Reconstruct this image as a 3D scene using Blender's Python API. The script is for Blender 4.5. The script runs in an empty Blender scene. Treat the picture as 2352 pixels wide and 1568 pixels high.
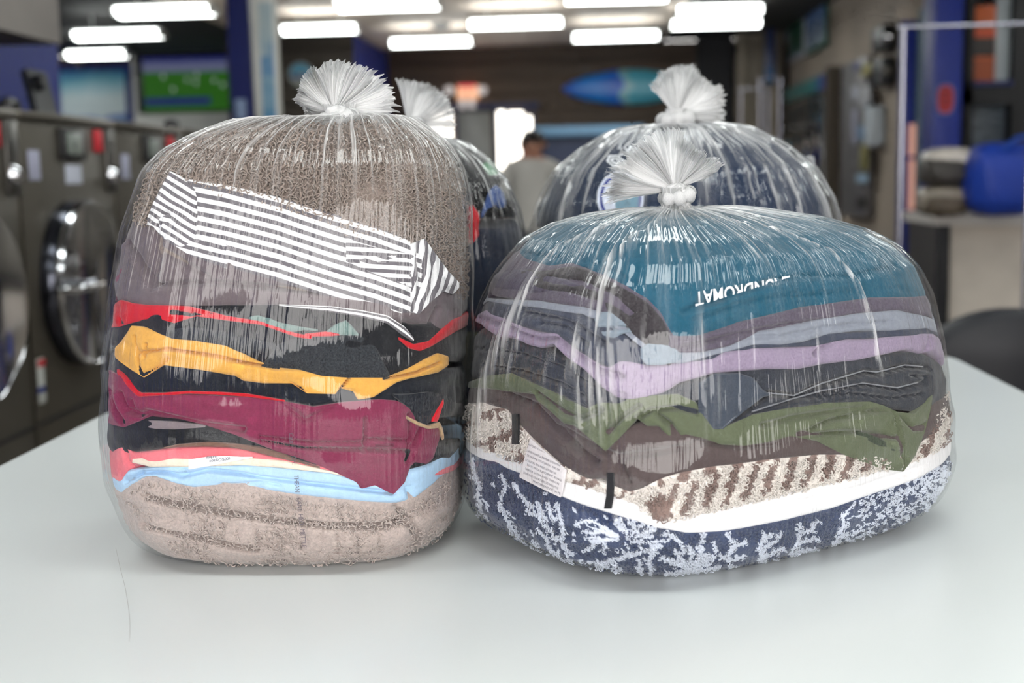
import bpy, bmesh, math, random
import numpy as np
from math import pi, sin, cos, radians, atan, atan2, sqrt
from mathutils import Matrix, Vector

random.seed(7)
RNG = np.random.default_rng(11)
scene = bpy.context.scene
COL = scene.collection

# ------------------------------------------------------------------ camera
F, W, H = 2900.0, 2352, 1568
YAW, PITCH, ROLL = radians(3.4), atan(380 / 2900), radians(-1.15)
TZ = 0.90                                     # table top height
CAM = np.array([0.0, 0.0, 1.31])
Rm = (Matrix.Rotation(YAW, 3, 'Z') @ Matrix.Rotation(pi / 2 - PITCH, 3, 'X') @ Matrix.Rotation(ROLL, 3, 'Z'))
R3 = np.array(Rm)
cd = bpy.data.cameras.new('camera')
cd.sensor_width = 36.0
cd.lens = F / W * 36.0
cd.clip_start = 0.05
cd.dof.use_dof = True
cd.dof.focus_distance = 1.34
cd.dof.aperture_fstop = 3.6
co = bpy.data.objects.new('camera', cd)
co.matrix_world = Matrix.Translation(CAM) @ Rm.to_4x4()
COL.objects.link(co)
scene.camera = co

# ------------------------------------------------------------------ world, exposure
wd = bpy.data.worlds.new('daylight')
scene.world = wd
wd.use_nodes = True
wd.node_tree.nodes['Background'].inputs[0].default_value = (1.0, 0.97, 0.94, 1)
wd.node_tree.nodes['Background'].inputs[1].default_value = 6.5
scene.view_settings.view_transform = 'Standard'
scene.view_settings.look = 'None'
scene.view_settings.gamma = 1.0
scene.view_settings.exposure = 0.33
scene.view_settings.use_curve_mapping = False
scene.cycles.transparent_max_bounces = 24
scene.cycles.max_bounces = 6
scene.cycles.diffuse_bounces = 3
scene.cycles.glossy_bounces = 3
scene.cycles.use_light_tree = False
scene.cycles.use_adaptive_sampling = True
scene.cycles.adaptive_threshold = 0.08
scene.cycles.adaptive_min_samples = 12
scene.cycles.sample_clamp_indirect = 6.0
scene.cycles.caustics_reflective = False
scene.cycles.caustics_refractive = False
TUBE = 9.0
LZ = 2.66                                     # strip lights dropped below the ceiling so they brighten it                                    # brightness of the fluorescent lenses

# ------------------------------------------------------------------ projection helpers
def ray(px, py):
    px, py = np.broadcast_arrays(np.asarray(px, float), np.asarray(py, float))
    return np.stack([(px - W / 2) / F, -(py - H / 2) / F, -np.ones_like(px)], -1) @ R3.T
def at(px, py, Y):
    d = ray(px, py)
    return CAM + d * ((Y - CAM[1]) / d[..., 1])[..., None]
def atX(px, py, X):
    d = ray(px, py)
    return CAM + d * ((X - CAM[0]) / d[..., 0])[..., None]
def atZ(px, py, Z):
    d = ray(px, py)
    return CAM + d * ((Z - CAM[2]) / d[..., 2])[..., None]
def proj(P):
    q = (np.asarray(P) - CAM) @ R3
    return W / 2 - F * q[..., 0] / q[..., 2], H / 2 + F * q[..., 1] / q[..., 2]
RIGHT, UP, FWD = R3[:, 0], R3[:, 1], -R3[:, 2]

# ------------------------------------------------------------------ noise
class Noise:
    def __init__(s, seed, n=14, f0=1.0, f1=4.0, aniso=(1, 1)):
        r = np.random.default_rng(seed)
        f = np.exp(r.uniform(np.log(f0), np.log(f1), n))
        a = r.uniform(0, 2 * pi, n)
        s.kx, s.ky, s.p = f * np.cos(a) * aniso[0], f * np.sin(a) * aniso[1], r.uniform(0, 2 * pi, n)
        s.w = 1 / np.sqrt(f)
        s.w /= np.sqrt((s.w ** 2).sum() / 2)
    def __call__(s, x, y):
        o = np.zeros(np.broadcast(x, y).shape)
        for kx, ky, p, w in zip(s.kx, s.ky, s.p, s.w):
            o += w * np.sin(2 * pi * (kx * x + ky * y) + p)
        return o * 0.7
def periodic(seed, k0, k1, n):
    r = np.random.default_rng(seed)
    ks = r.integers(k0, k1, n); ps = r.uniform(0, 2 * pi, n)
    def f(t):
        o = np.zeros_like(t)
        for k, p in zip(ks, ps):
            o += np.sin(k * t + p)
        return o / sqrt(n / 2)
    return f
def ss(a, b, x):
    t = np.clip((np.asarray(x, float) - a) / (b - a), 0, 1)
    return t * t * (3 - 2 * t)

# ------------------------------------------------------------------ materials
def lin(c):
    return tuple(((v / 255) / 12.92 if v / 255 <= 0.04045 else ((v / 255 + 0.055) / 1.055) ** 2.4) for v in c)
MATS = {}
def newmat(name):
    m = bpy.data.materials.new(name); m.use_nodes = True
    nt = m.node_tree
    return m, nt, nt.nodes['Principled BSDF'], nt.nodes.new
def plain(name, rgb, rough=0.6, metal=0.0, var=0.06, scale=6.0, bump=0.0, bscale=60.0, spec=0.5):
    if name in MATS: return MATS[name]
    m, nt, b, N = newmat(name)
    c = lin(rgb)
    no = N('ShaderNodeTexNoise'); no.inputs['Scale'].default_value = scale; no.inputs['Detail'].default_value = 4
    tc = N('ShaderNodeTexCoord'); nt.links.new(tc.outputs['Object'], no.inputs['Vector'])
    r = N('ShaderNodeValToRGB')
    r.color_ramp.elements[0].position = 0.3; r.color_ramp.elements[1].position = 0.7
    r.color_ramp.elements[0].color = tuple(v * (1 - var) for v in c) + (1,)
    r.color_ramp.elements[1].color = tuple(min(1, v * (1 + var)) for v in c) + (1,)
    nt.links.new(no.outputs['Fac'], r.inputs[0]); nt.links.new(r.outputs[0], b.inputs['Base Color'])
    b.inputs['Roughness'].default_value = rough; b.inputs['Metallic'].default_value = metal
    b.inputs['Specular IOR Level'].default_value = spec
    if bump:
        n2 = N('ShaderNodeTexNoise'); n2.inputs['Scale'].default_value = bscale; n2.inputs['Detail'].default_value = 3
        nt.links.new(tc.outputs['Object'], n2.inputs['Vector'])
        bp = N('ShaderNodeBump'); bp.inputs['Strength'].default_value = bump; bp.inputs['Distance'].default_value = 0.01
        nt.links.new(n2.outputs['Fac'], bp.inputs['Height']); nt.links.new(bp.outputs[0], b.inputs['Normal'])
    MATS[name] = m
    return m
def emit(name, rgb, strength):
    if name in MATS: return MATS[name]
    m, nt, b, N = newmat(name)
    b.inputs['Base Color'].default_value = ((0.8, 0.8, 0.8, 1) if strength > 2 else (0.04, 0.04, 0.04, 1))
    b.inputs['Emission Color'].default_value = lin(rgb) + (1,)
    b.inputs['Emission Strength'].default_value = strength
    b.inputs['Roughness'].default_value = 0.8; b.inputs['Specular IOR Level'].default_value = 0.1
    MATS[name] = m
    return m
def wood(name, c0, c1, stretch=(0.6, 12, 12), rough=0.6):
    m, nt, b, N = newmat(name)
    tc = N('ShaderNodeTexCoord'); mp = N('ShaderNodeMapping'); mp.inputs['Scale'].default_value = stretch
    no = N('ShaderNodeTexNoise'); no.inputs['Scale'].default_value = 1.5; no.inputs['Detail'].default_value = 6; no.inputs['Distortion'].default_value = 0.6
    oi = N('ShaderNodeObjectInfo'); ad = N('ShaderNodeVectorMath'); ad.operation = 'ADD'
    mu = N('ShaderNodeMath'); mu.operation = 'MULTIPLY'; mu.inputs[1].default_value = 37.0
    nt.links.new(oi.outputs['Random'], mu.inputs[0]); nt.links.new(tc.outputs['Object'], mp.inputs[0])
    nt.links.new(mp.outputs[0], ad.inputs[0]); nt.links.new(mu.outputs[0], ad.inputs[1]); nt.links.new(ad.outputs[0], no.inputs['Vector'])
    r = N('ShaderNodeValToRGB'); r.color_ramp.elements[0].position = 0.3; r.color_ramp.elements[1].position = 0.72
    r.color_ramp.elements[0].color = lin(c0) + (1,); r.color_ramp.elements[1].color = lin(c1) + (1,)
    nt.links.new(no.outputs['Fac'], r.inputs[0]); nt.links.new(r.outputs[0], b.inputs['Base Color'])
    b.inputs['Roughness'].default_value = rough
    return m
def fabric(name, rgb, heather=0.10, hscale=260.0, weave=0.25, wscale=700.0, sheen=0.25, attr=None, stripes=None):
    """Cloth: flecked yarn colour, fine weave relief, a little sheen."""
    if name in MATS: return MATS[name]
    m, nt, b, N = newmat(name)
    tc = N('ShaderNodeTexCoord')
    if attr:
        src = N('ShaderNodeAttribute'); src.attribute_name = attr; colo = src.outputs['Color']
    elif stripes:
        uv = N('ShaderNodeUVMap'); uv.uv_map = 'UVMap'; sx = N('ShaderNodeSeparateXYZ'); nt.links.new(uv.outputs[0], sx.inputs[0])
        fr = N('ShaderNodeMath'); fr.operation = 'FRACT'; nt.links.new(sx.outputs['Y'], fr.inputs[0])
        gt = N('ShaderNodeMath'); gt.operation = 'GREATER_THAN'; gt.inputs[1].default_value = 0.52; nt.links.new(fr.outputs[0], gt.inputs[0])
        mx = N('ShaderNodeMix'); mx.data_type = 'RGBA'; nt.links.new(gt.outputs[0], mx.inputs[0])
        mx.inputs[6].default_value = lin(rgb) + (1,); mx.inputs[7].default_value = lin(stripes) + (1,); colo = mx.outputs[2]
    else:
        rg = N('ShaderNodeRGB'); kk = .84 if max(lin(rgb)) < .72 else 1.0; rg.outputs[0].default_value = tuple(v * kk for v in lin(rgb)) + (1,); colo = rg.outputs[0]
    no = N('ShaderNodeTexNoise'); no.inputs['Scale'].default_value = hscale; no.inputs['Detail'].default_value = 2
    nt.links.new(tc.outputs['Object'], no.inputs['Vector'])
    mr = N('ShaderNodeMapRange'); mr.inputs[1].default_value = 0.3; mr.inputs[2].default_value = 0.7
    mr.inputs[3].default_value = 1 - heather; mr.inputs[4].default_value = 1 + heather
    nt.links.new(no.outputs['Fac'], mr.inputs[0])
    hs = N('ShaderNodeHueSaturation'); nt.links.new(mr.outputs[0], hs.inputs['Value']); nt.links.new(colo, hs.inputs['Color'])
    nt.links.new(hs.outputs[0], b.inputs['Base Color'])
    b.inputs['Roughness'].default_value = 0.9; b.inputs['Specular IOR Level'].default_value = 0.15
    b.inputs['Sheen Weight'].default_value = sheen; b.inputs['Sheen Roughness'].default_value = 0.5
    n2 = N('ShaderNodeTexNoise'); n2.inputs['Scale'].default_value = wscale; n2.inputs['Detail'].default_value = 2
    nt.links.new(tc.outputs['Object'], n2.inputs['Vector'])
    n3 = N('ShaderNodeTexNoise'); n3.inputs['Scale'].default_value = 35; n3.inputs['Detail'].default_value = 3
    nt.links.new(tc.outputs['Object'], n3.inputs['Vector'])
    bp = N('ShaderNodeBump'); bp.inputs['Strength'].default_value = weave; bp.inputs['Distance'].default_value = 0.002
    bp2 = N('ShaderNodeBump'); bp2.inputs['Strength'].default_value = 0.3; bp2.inputs['Distance'].default_value = 0.006
    nt.links.new(n2.outputs['Fac'], bp.inputs['Height']); nt.links.new(n3.outputs['Fac'], bp2.inputs['Height'])
    nt.links.new(bp2.outputs[0], bp.inputs['Normal']); nt.links.new(bp.outputs[0], b.inputs['Normal'])
    MATS[name] = m
    return m
def film_material(name, frost_gain=1.0, bump=0.9, streak=(48, 0.7), rough=0.045, tint=(0.985, 0.99, 0.992), refl=1.0, spread=(.25, 1.5)):
    """Clear polythene: see-through, glossy, milky where many plies are gathered or highlights are whitened in (attribute 'frost')."""
    if name in MATS: return MATS[name]
    m = bpy.data.materials.new(name); m.use_nodes = True
    nt = m.node_tree; nt.nodes.clear(); N = nt.nodes.new; L = nt.links.new
    out = N('ShaderNodeOutputMaterial')
    uv = N('ShaderNodeUVMap'); uv.uv_map = 'UVMap'
    mp = N('ShaderNodeMapping'); mp.inputs['Scale'].default_value = (streak[0], streak[1], 1); L(uv.outputs[0], mp.inputs[0])
    n1 = N('ShaderNodeTexNoise'); n1.inputs['Scale'].default_value = 1.0; n1.inputs['Detail'].default_value = 1.5; n1.inputs['Distortion'].default_value = 0.0
    L(mp.outputs[0], n1.inputs['Vector'])
    bp = N('ShaderNodeBump'); bp.inputs['Strength'].default_value = bump; bp.inputs['Distance'].default_value = 0.006
    L(n1.outputs['Fac'], bp.inputs['Height'])
    n2 = N('ShaderNodeTexNoise'); n2.inputs['Scale'].default_value = 2.2; n2.inputs['Detail'].default_value = 1.0; L(uv.outputs[0], n2.inputs['Vector'])
    ms = N('ShaderNodeMapRange'); ms.inputs[1].default_value = 0.42; ms.inputs[2].default_value = 0.66; ms.inputs[3].default_value = 0.12 * bump; ms.inputs[4].default_value = bump
    L(n2.outputs['Fac'], ms.inputs[0]); L(ms.outputs[0], bp.inputs['Strength'])
    at_ = N('ShaderNodeAttribute'); at_.attribute_name = 'frost_glint'
    # fine milky streaks where the film is stretched
    pw = N('ShaderNodeMapRange'); pw.inputs[1].default_value = 0.42; pw.inputs[2].default_value = 0.72; pw.inputs[3].default_value = spread[0]; pw.inputs[4].default_value = spread[1]
    L(n1.outputs['Fac'], pw.inputs[0])
    fm = N('ShaderNodeMath'); fm.operation = 'MULTIPLY'; L(at_.outputs['Fac'], fm.inputs[0]); L(pw.outputs[0], fm.inputs[1])
    fg = N('ShaderNodeMath'); fg.operation = 'MULTIPLY'; fg.use_clamp = True; L(fm.outputs[0], fg.inputs[0]); fg.inputs[1].default_value = frost_gain
    fc = N('ShaderNodeMath'); fc.operation = 'MINIMUM'; L(fg.outputs[0], fc.inputs[0]); fc.inputs[1].default_value = 0.93
    tr = N('ShaderNodeBsdfTransparent'); tr.inputs[0].default_value = tint + (1,)
    df = N('ShaderNodeBsdfDiffuse'); df.inputs[0].default_value = (0.96, 0.965, 0.97, 1); L(bp.outputs[0], df.inputs['Normal'])
    tl = N('ShaderNodeBsdfTranslucent'); tl.inputs[0].default_value = (0.96, 0.965, 0.97, 1)
    mw = N('ShaderNodeMixShader'); mw.inputs[0].default_value = 0.45; L(df.outputs[0], mw.inputs[1]); L(tl.outputs[0], mw.inputs[2])
    m1 = N('ShaderNodeMixShader'); L(fc.outputs[0], m1.inputs[0]); L(tr.outputs[0], m1.inputs[1]); L(mw.outputs[0], m1.inputs[2])
    gl = N('ShaderNodeBsdfGlossy'); gl.inputs['Roughness'].default_value = rough; L(bp.outputs[0], gl.inputs['Normal'])
    fr = N('ShaderNodeFresnel'); fr.inputs['IOR'].default_value = 1.5; L(bp.outputs[0], fr.inputs['Normal'])
    f2 = N('ShaderNodeMath'); f2.operation = 'MULTIPLY'; f2.use_clamp = True; f2.inputs[1].default_value = .9 * refl; L(fr.outputs[0], f2.inputs[0])
    f3 = N('ShaderNodeMath'); f3.operation = 'MINIMUM'; f3.inputs[1].default_value = 0.30; L(f2.outputs[0], f3.inputs[0])
    m2 = N('ShaderNodeMixShader'); L(f3.outputs[0], m2.inputs[0]); L(m1.outputs[0], m2.inputs[1]); L(gl.outputs[0], m2.inputs[2])
    L(m2.outputs[0], out.inputs['Surface'])
    MATS[name] = m
    return m

# ------------------------------------------------------------------ object helpers
def tag(o, label=None, cat=None, group=None, kind=None):
    if label: o['label'] = label
    if cat: o['category'] = cat
    if group: o['group'] = group
    if kind: o['kind'] = kind
    return o
def setparent(o, p):
    if p is not None:
        o.parent = p
        o.matrix_parent_inverse = p.matrix_basis.inverted() if p.parent is None else Matrix()
        if p.parent is not None:
            o.matrix_parent_inverse = Matrix.Identity(4)
    return o
def empty(name, loc, label, cat, group=None):
    e = bpy.data.objects.new(name, None); COL.objects.link(e)
    e.location = loc; e.empty_display_size = 0.05
    e.matrix_basis = Matrix.Translation(Vector(loc))
    return tag(e, label, cat, group)
def link(name, me, mat, parent=None):
    o = bpy.data.objects.new(name, me); COL.objects.link(o)
    if mat is not None: me.materials.append(mat)
    if parent is not None: setparent(o, parent)
    return o
def mesh_np(name, V, Fc, smooth=True, sharp=None):
    me = bpy.data.meshes.new(name)
    V = np.asarray(V, np.float32)
    if isinstance(Fc, np.ndarray):
        n, k = Fc.shape
        me.vertices.add(len(V)); me.vertices.foreach_set('co', V.ravel())
        me.loops.add(n * k); me.loops.foreach_set('vertex_index', Fc.astype(np.int32).ravel())
        me.polygons.add(n); me.polygons.foreach_set('loop_start', np.arange(0, n * k, k, dtype=np.int32))
        me.update(calc_edges=True)
    else:
        me.from_pydata([tuple(map(float, v)) for v in V], [], Fc); me.update()
    if smooth:
        me.polygons.foreach_set('use_smooth', np.ones(len(me.polygons), bool))
        if sharp is not None: me.set_sharp_from_angle(angle=radians(sharp))
    return me
def setattr_f(me, name, vals):
    a = me.attributes.new(name, 'FLOAT', 'POINT'); a.data.foreach_set('value', np.asarray(vals, np.float32).ravel())
def setattr_c(me, name, vals):
    a = me.attributes.new(name, 'FLOAT_COLOR', 'POINT')
    v = np.ones((len(vals), 4), np.float32); v[:, :3] = vals; a.data.foreach_set('color', v.ravel())
def setuv(me, uv):
    l = me.uv_layers.new(name='UVMap')
    idx = np.empty(len(me.loops), np.int32); me.loops.foreach_get('vertex_index', idx)
    l.data.foreach_set('uv', np.asarray(uv, np.float32)[idx].ravel())
def gridfaces(nr, nc, closed=False):
    r = np.arange(nr - 1)[:, None]; c = np.arange(nc if closed else nc - 1)[None, :]
    c2 = (c + 1) % nc
    a = r * nc + c; b = r * nc + c2; d = (r + 1) * nc + c2; e = (r + 1) * nc + c
    return np.stack([a, e, d, b], -1).reshape(-1, 4)

class MB:
    def __init__(s): s.v, s.f = [], []
    def add(s, V, Fs):
        o = len(s.v); s.v += [tuple(map(float, p)) for p in V]; s.f += [tuple(i + o for i in f) for f in Fs]; return s
    def box(s, x0, x1, y0, y1, z0, z1):
        if x0 > x1: x0, x1 = x1, x0
        if y0 > y1: y0, y1 = y1, y0
        if z0 > z1: z0, z1 = z1, z0
        V = [(x0, y0, z0), (x1, y0, z0), (x1, y1, z0), (x0, y1, z0), (x0, y0, z1), (x1, y0, z1), (x1, y1, z1), (x0, y1, z1)]
        return s.add(V, [(0, 3, 2, 1), (4, 5, 6, 7), (0, 1, 5, 4), (1, 2, 6, 5), (2, 3, 7, 6), (3, 0, 4, 7)])
    def bbox(s, x0, x1, y0, y1, z0, z1, bev):
        x0, x1 = sorted((x0, x1)); y0, y1 = sorted((y0, y1)); z0, z1 = sorted((z0, z1))
        bm = bmesh.new(); bmesh.ops.create_cube(bm, size=1)
        for v in bm.verts:
            v.co = ((x0 + x1) / 2 + v.co.x * (x1 - x0), (y0 + y1) / 2 + v.co.y * (y1 - y0), (z0 + z1) / 2 + v.co.z * (z1 - z0))
        bmesh.ops.bevel(bm, geom=bm.edges[:], offset=bev, segments=2, affect='EDGES', profile=0.5)
        bm.verts.index_update()
        s.add([v.co for v in bm.verts], [[v.index for v in f.verts] for f in bm.faces]); bm.free(); return s
    def prism(s, pts2, lo, hi, axis='y'):
        """extrude a closed 2D outline along an axis; pts2 are (x,z), (y,z) or (x,y)"""
        n = len(pts2)
        mk = {'y': lambda p, h: (p[0], h, p[1]), 'x': lambda p, h: (h, p[0], p[1]), 'z': lambda p, h: (p[0], p[1], h)}[axis]
        V = [mk(p, lo) for p in pts2] + [mk(p, hi) for p in pts2]
        Fs = [tuple(range(n))[::-1], tuple(range(n, 2 * n))] + [(i, (i + 1) % n, n + (i + 1) % n, n + i) for i in range(n)]
        return s.add(V, Fs)
    def tube(s, path, rad, n=12, cap=True):
        P = [Vector(map(float, p)) for p in path]; rads = rad if hasattr(rad, '__len__') else [rad] * len(P)
        V, Fs = [], []
        t0 = (P[1] - P[0]).normalized(); up = Vector((0, 0, 1)) if abs(t0.z) < 0.9 else Vector((1, 0, 0))
        nx = t0.cross(up).normalized()
        for i, p in enumerate(P):
            t = (P[min(i + 1, len(P) - 1)] - P[max(i - 1, 0)]).normalized()
            nx = (nx - t * nx.dot(t)).normalized(); ny = t.cross(nx)
            for k in range(n):
                a = 2 * pi * k / n; V.append(p + (nx * cos(a) + ny * sin(a)) * rads[i])
        for i in range(len(P) - 1):
            for k in range(n):
                Fs.append((i * n + k, i * n + (k + 1) % n, (i + 1) * n + (k + 1) % n, (i + 1) * n + k))
        if cap: Fs += [tuple(range(n))[::-1], tuple(range((len(P) - 1) * n, len(P) * n))]
        return s.add(V, Fs)
    def lathe(s, prof, center, axis='z', n=28):
        """prof: list of (radius, height along axis)"""
        V, Fs = [], []
        for (r, h) in prof:
            for k in range(n):
                a = 2 * pi * k / n; u, w = r * cos(a), r * sin(a)
                V.append({'z': (center[0] + u, center[1] + w, center[2] + h), 'x': (center[0] + h, center[1] + u, center[2] + w),
                          'y': (center[0] + w, center[1] + h, center[2] + u)}[axis])
        m = len(prof)
        for i in range(m - 1):
            for k in range(n):
                Fs.append((i * n + k, i * n + (k + 1) % n, (i + 1) * n + (k + 1) % n, (i + 1) * n + k))
        Fs += [tuple(range(n))[::-1], tuple(range((m - 1) * n, m * n))]
        return s.add(V, Fs)
    def build(s, name, mat, parent=None, sharp=35, label=None):
        me = bpy.data.meshes.new(name); me.from_pydata(s.v, [], s.f); me.update()
        bm = bmesh.new(); bm.from_mesh(me); bmesh.ops.recalc_face_normals(bm, faces=bm.faces[:]); bm.to_mesh(me); bm.free()
        me.polygons.foreach_set('use_smooth', np.ones(len(me.polygons), bool)); me.set_sharp_from_angle(angle=radians(sharp))
        o = link(name, me, mat, parent)
        if label: o['label'] = label
        return o
def copy_tree(o, parent=None):
    c = o.copy(); COL.objects.link(c)
    if parent is not None:
        c.parent = parent; c.matrix_parent_inverse = o.matrix_parent_inverse.copy()
    for ch in o.children: copy_tree(ch, c)
    return c
def struct(o): o['kind'] = 'structure'; return o
def text_mesh(txt, size=1.0, extrude=0.0, bold=0.0):
    cu = bpy.data.curves.new('lettering', 'FONT'); cu.body = txt; cu.size = size; cu.extrude = extrude; cu.resolution_u = 3; cu.offset = bold
    ob = bpy.data.objects.new('lettering', cu); COL.objects.link(ob)
    bpy.context.view_layer.update()
    me = bpy.data.meshes.new_from_object(ob.evaluated_get(bpy.context.evaluated_depsgraph_get()))
    COL.objects.unlink(ob); bpy.data.objects.remove(ob); bpy.data.curves.remove(cu)
    me.materials.clear()
    return me

# ================================================================== THE ROOM
CZ = 2.85                                     # ceiling height
BY = 15.3                                     # back wall
XL, XR = -2.45, 2.3                           # side walls
M_floor = plain('floor_vinyl', (120, 114, 106), 0.35, scale=2.0, var=0.12)
M_black = plain('ceiling_black', (42, 40, 39), 0.75, var=0.1)
M_blue = plain('blue_paint', (20, 44, 138), 0.5, var=0.05)
M_navy = plain('navy_paint', (18, 32, 104), 0.5, var=0.05)
M_steel = plain('brushed_steel', (104, 99, 90), 0.38, 0.75, var=0.06, scale=3)
M_chrome = plain('chrome', (225, 226, 230), 0.12, 1.0, var=0.02)
M_dark = plain('black_plastic', (26, 26, 28), 0.4, var=0.05)
M_white = plain('white_enamel', (226, 228, 228), 0.4, var=0.03)
M_paper = plain('paper', (205, 210, 225), 0.8, var=0.05)
M_red = plain('red_sticker', (205, 38, 52), 0.5, var=0.05)
M_lgrey = plain('light_grey_paint', (236, 236, 230), 0.6, var=0.05)
M_conc = plain('grey_brown_wall', (172, 160, 146), 0.7, var=0.14, scale=1.2, bump=0.1, bscale=12)
M_wbrown = wood('brown_boards', (64, 52, 43), (104, 86, 70), (0.5, 10, 14))
M_wpale = wood('daylit_pale_boards', (232, 214, 198), (250, 238, 226), (0.6, 9, 9))
M_wgrey = wood('weathered_boards', (120, 112, 100), (166, 154, 138), (8, 8, 0.8))

struct(MB().box(-8, 5, -1.6, BY, -0.1, 0.0).build('floor', M_floor))
struct(MB().box(-8, 5, -1.6, BY, CZ, CZ + 0.1).build('ceiling', M_black))
# boarded ceiling field, coloured pale for the daylight glow there, each board its own piece
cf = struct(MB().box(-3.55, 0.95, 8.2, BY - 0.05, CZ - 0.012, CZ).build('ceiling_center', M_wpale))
bd = None
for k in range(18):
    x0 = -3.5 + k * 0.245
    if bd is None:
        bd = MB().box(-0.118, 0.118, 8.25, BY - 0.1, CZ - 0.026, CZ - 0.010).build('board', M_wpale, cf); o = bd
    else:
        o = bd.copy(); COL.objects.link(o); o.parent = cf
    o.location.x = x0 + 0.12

# back wall: brown horizontal boards
wb = struct(MB().box(-8, 5, BY + 0.03, BY + 0.15, 0, CZ).build('wall_back', plain('wall_backing', (46, 38, 32), 0.8)))
xa, xb = at(868, 200, BY)[0], at(1790, 200, BY)[0]
bd = None
for k in range(15):
    if bd is None:
        bd = MB().bbox(xa, xb, BY, BY + 0.03, 0.003, 0.187, 0.006).build('plank', M_wbrown, wb); o = bd
    else:
        o = bd.copy(); COL.objects.link(o); o.parent = wb
    o.location.z = k * 0.19

# blue return and darker boarded wall beside it
p0 = at(650, 90, 13.2); p1 = at(812, 90, 13.2)
wd_ = struct(MB().box(p0[0] - 0.6, p1[0], 13.24, 13.34, 0, CZ).build('wall_middle', plain('wall_backing', (46, 38, 32), 0.8)))
bd = None
for k in range(15):
    if bd is None:
        bd = MB().bbox(p0[0] - 0.6, p1[0], 13.2, 13.24, 0.003, 0.187, 0.006).build('plank', wood('dark_boards', (44, 38, 32), (66, 58, 48), (0.5, 10, 14)), wd_); o = bd
    else:
        o = bd.copy(); COL.objects.link(o); o.parent = wd_
    o.location.z = k * 0.19
struct(MB().box(p1[0], p1[0] + 0.03, 13.2, BY, 0, 2.78).build('wall_return', M_blue))

# street front behind the camera: unseen piers and lintel, window openings shaped for bag reflections
M_front = plain('front_wall', (140, 134, 128), 0.8)
fw = struct(MB().box(-8, 5, -1.7, -1.6, 0, 1.0).build('wall_front', M_front))
MB().box(-8, 5, -1.7, -1.6, 2.55, CZ).build('lintel', M_front, fw)
for (x0, x1) in ((-8, -3.0), (-1.55, -1.35), (0.05, 0.25), (1.65, 1.85), (3.2, 5)):
    MB().box(x0, x1, -1.7, -1.6, 1.0, 2.55).build('pier', M_front, fw)

# left wall behind the washers with its soffit
struct(MB().box(XL - 0.12, XL, -1.6, 5.9, 0, CZ).build('wall_left', M_blue))
struct(MB().box(XL, -2.0, -1.6, 4.85, 1.845, CZ).build('soffit_left', plain('soffit_grey', (120, 114, 110), 0.7)))
struct(MB().box(-8, XL - 0.12, 5.8, 5.9, 0, CZ).build('wall_far_left', M_navy))
struct(MB().box(-8.1, -8, -1.6, BY, 0, CZ).build('wall_outer_left', M_navy))
# TV corner on the back wall: blue band, pale surround
xq0, xq1 = at(90, 150, BY)[0], at(640, 150, BY)[0]
struct(MB().box(xq0 - 1.2, xq1, BY - 0.02, BY + 0.03, 0, 2.74).build('wall_corner', M_blue))

# right wall and service nook
struct(MB().box(XR + 0.012, XR + 0.12, 9.3, BY, 0, CZ).build('wall_right', M_conc))
struct(MB().box(XR + 0.12, 5, 9.6, 9.7, 0, CZ).build('wall_nook', plain('nook_dark', (30, 30, 34), 0.7)))
struct(MB().box(5, 5.1, -1.6, 9.7, 0, CZ).build('wall_outer_right', M_conc))
xg0, xg1 = at(1690, 200, 14.6)[0], at(1752, 200, 14.6)[0]
wg = struct(MB().box(xg0, XR, 14.62, 14.7, 0, CZ).build('wall_stub', plain('wall_backing', (46, 38, 32), 0.8)))
for k in range(3):
    MB().bbox(xg0 + k * 0.17 + 0.003, xg0 + k * 0.17 + 0.165, 14.58, 14.62, 0.003, CZ - 0.005, 0.006).build('plank', M_wgrey, wg)
xd0 = at(1600, 200, 15.0)[0]
struct(MB().box(xd0, xg0, 14.9, 15.0, 0, CZ).build('wall_dark', plain('nook_dark', (30, 30, 34), 0.7)))

# column with blue face
cx0, cx1 = at(526, 150, 8.0)[0], at(578, 150, 8.0)[0]
cx2 = at(645, 150, 8.0)[0]
struct(MB().box(cx0, cx1, 8.0, 8.25, 0, CZ).build('pillar', M_navy))

# window and glazed door in the back wall: daylight outside
M_day = emit('daylit_glass', (255, 248, 236), 4.0)
M_frost = plain('frosted_glass', (150, 152, 148), 0.3, var=0.08, scale=3)
M_frame = plain('door_frame_navy', (30, 38, 84), 0.5)
def bp(px, py, dy=0.0): return at(px, py, BY - dy)
def panel_on_back(px0, py0, px1, py1, t0, t1, Y=BY):
    a = at(px0, py0, Y); b = at(px1, py1, Y)
    return a[0], b[0], Y - t1, Y - t0, b[2], a[2]
d1 = empty('door_1', (at(1100, 300, BY)[0], BY - 0.05, 0), 'daylit glazed entrance door in the brown boarded wall', 'door'); d1['kind'] = 'structure'
x0, x1 = at(992, 300, BY)[0], at(1228, 300, BY)[0]
zt = at(1100, 252, BY)[2]
MB().box(x0 - 0.05, x1 + 0.06, BY - 0.10, BY - 0.04, zt, zt + 0.07).build('door_frame', M_frame, d1)
def pane(px0, px1, py0, py1, mat, nm):
    a = at(px0, py0, BY); b = at(px1, py1, BY)
    return MB().bbox(a[0], b[0], BY - 0.07, BY - 0.05, b[2], a[2], 0.004).build(nm, mat, d1)
pane(992, 1048, 258, 700, M_day, 'pane'); pane(1050, 1139, 258, 700, M_frost, 'pane')
pane(1143, 1163, 256, 390, M_day, 'pane'); pane(1167, 1204, 258, 390, M_day, 'pane'); pane(1209, 1222, 268, 300, M_day, 'pane')
for px in (1049, 1141, 1165, 1206.5, 1225):
    a = at(px, 300, BY)
    MB().box(a[0] - 0.02, a[0] + 0.02, BY - 0.09, BY - 0.04, 0, zt).build('mullion', M_frame, d1)
pane(1143, 1222, 392, 700, M_frost, 'panel')

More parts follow.
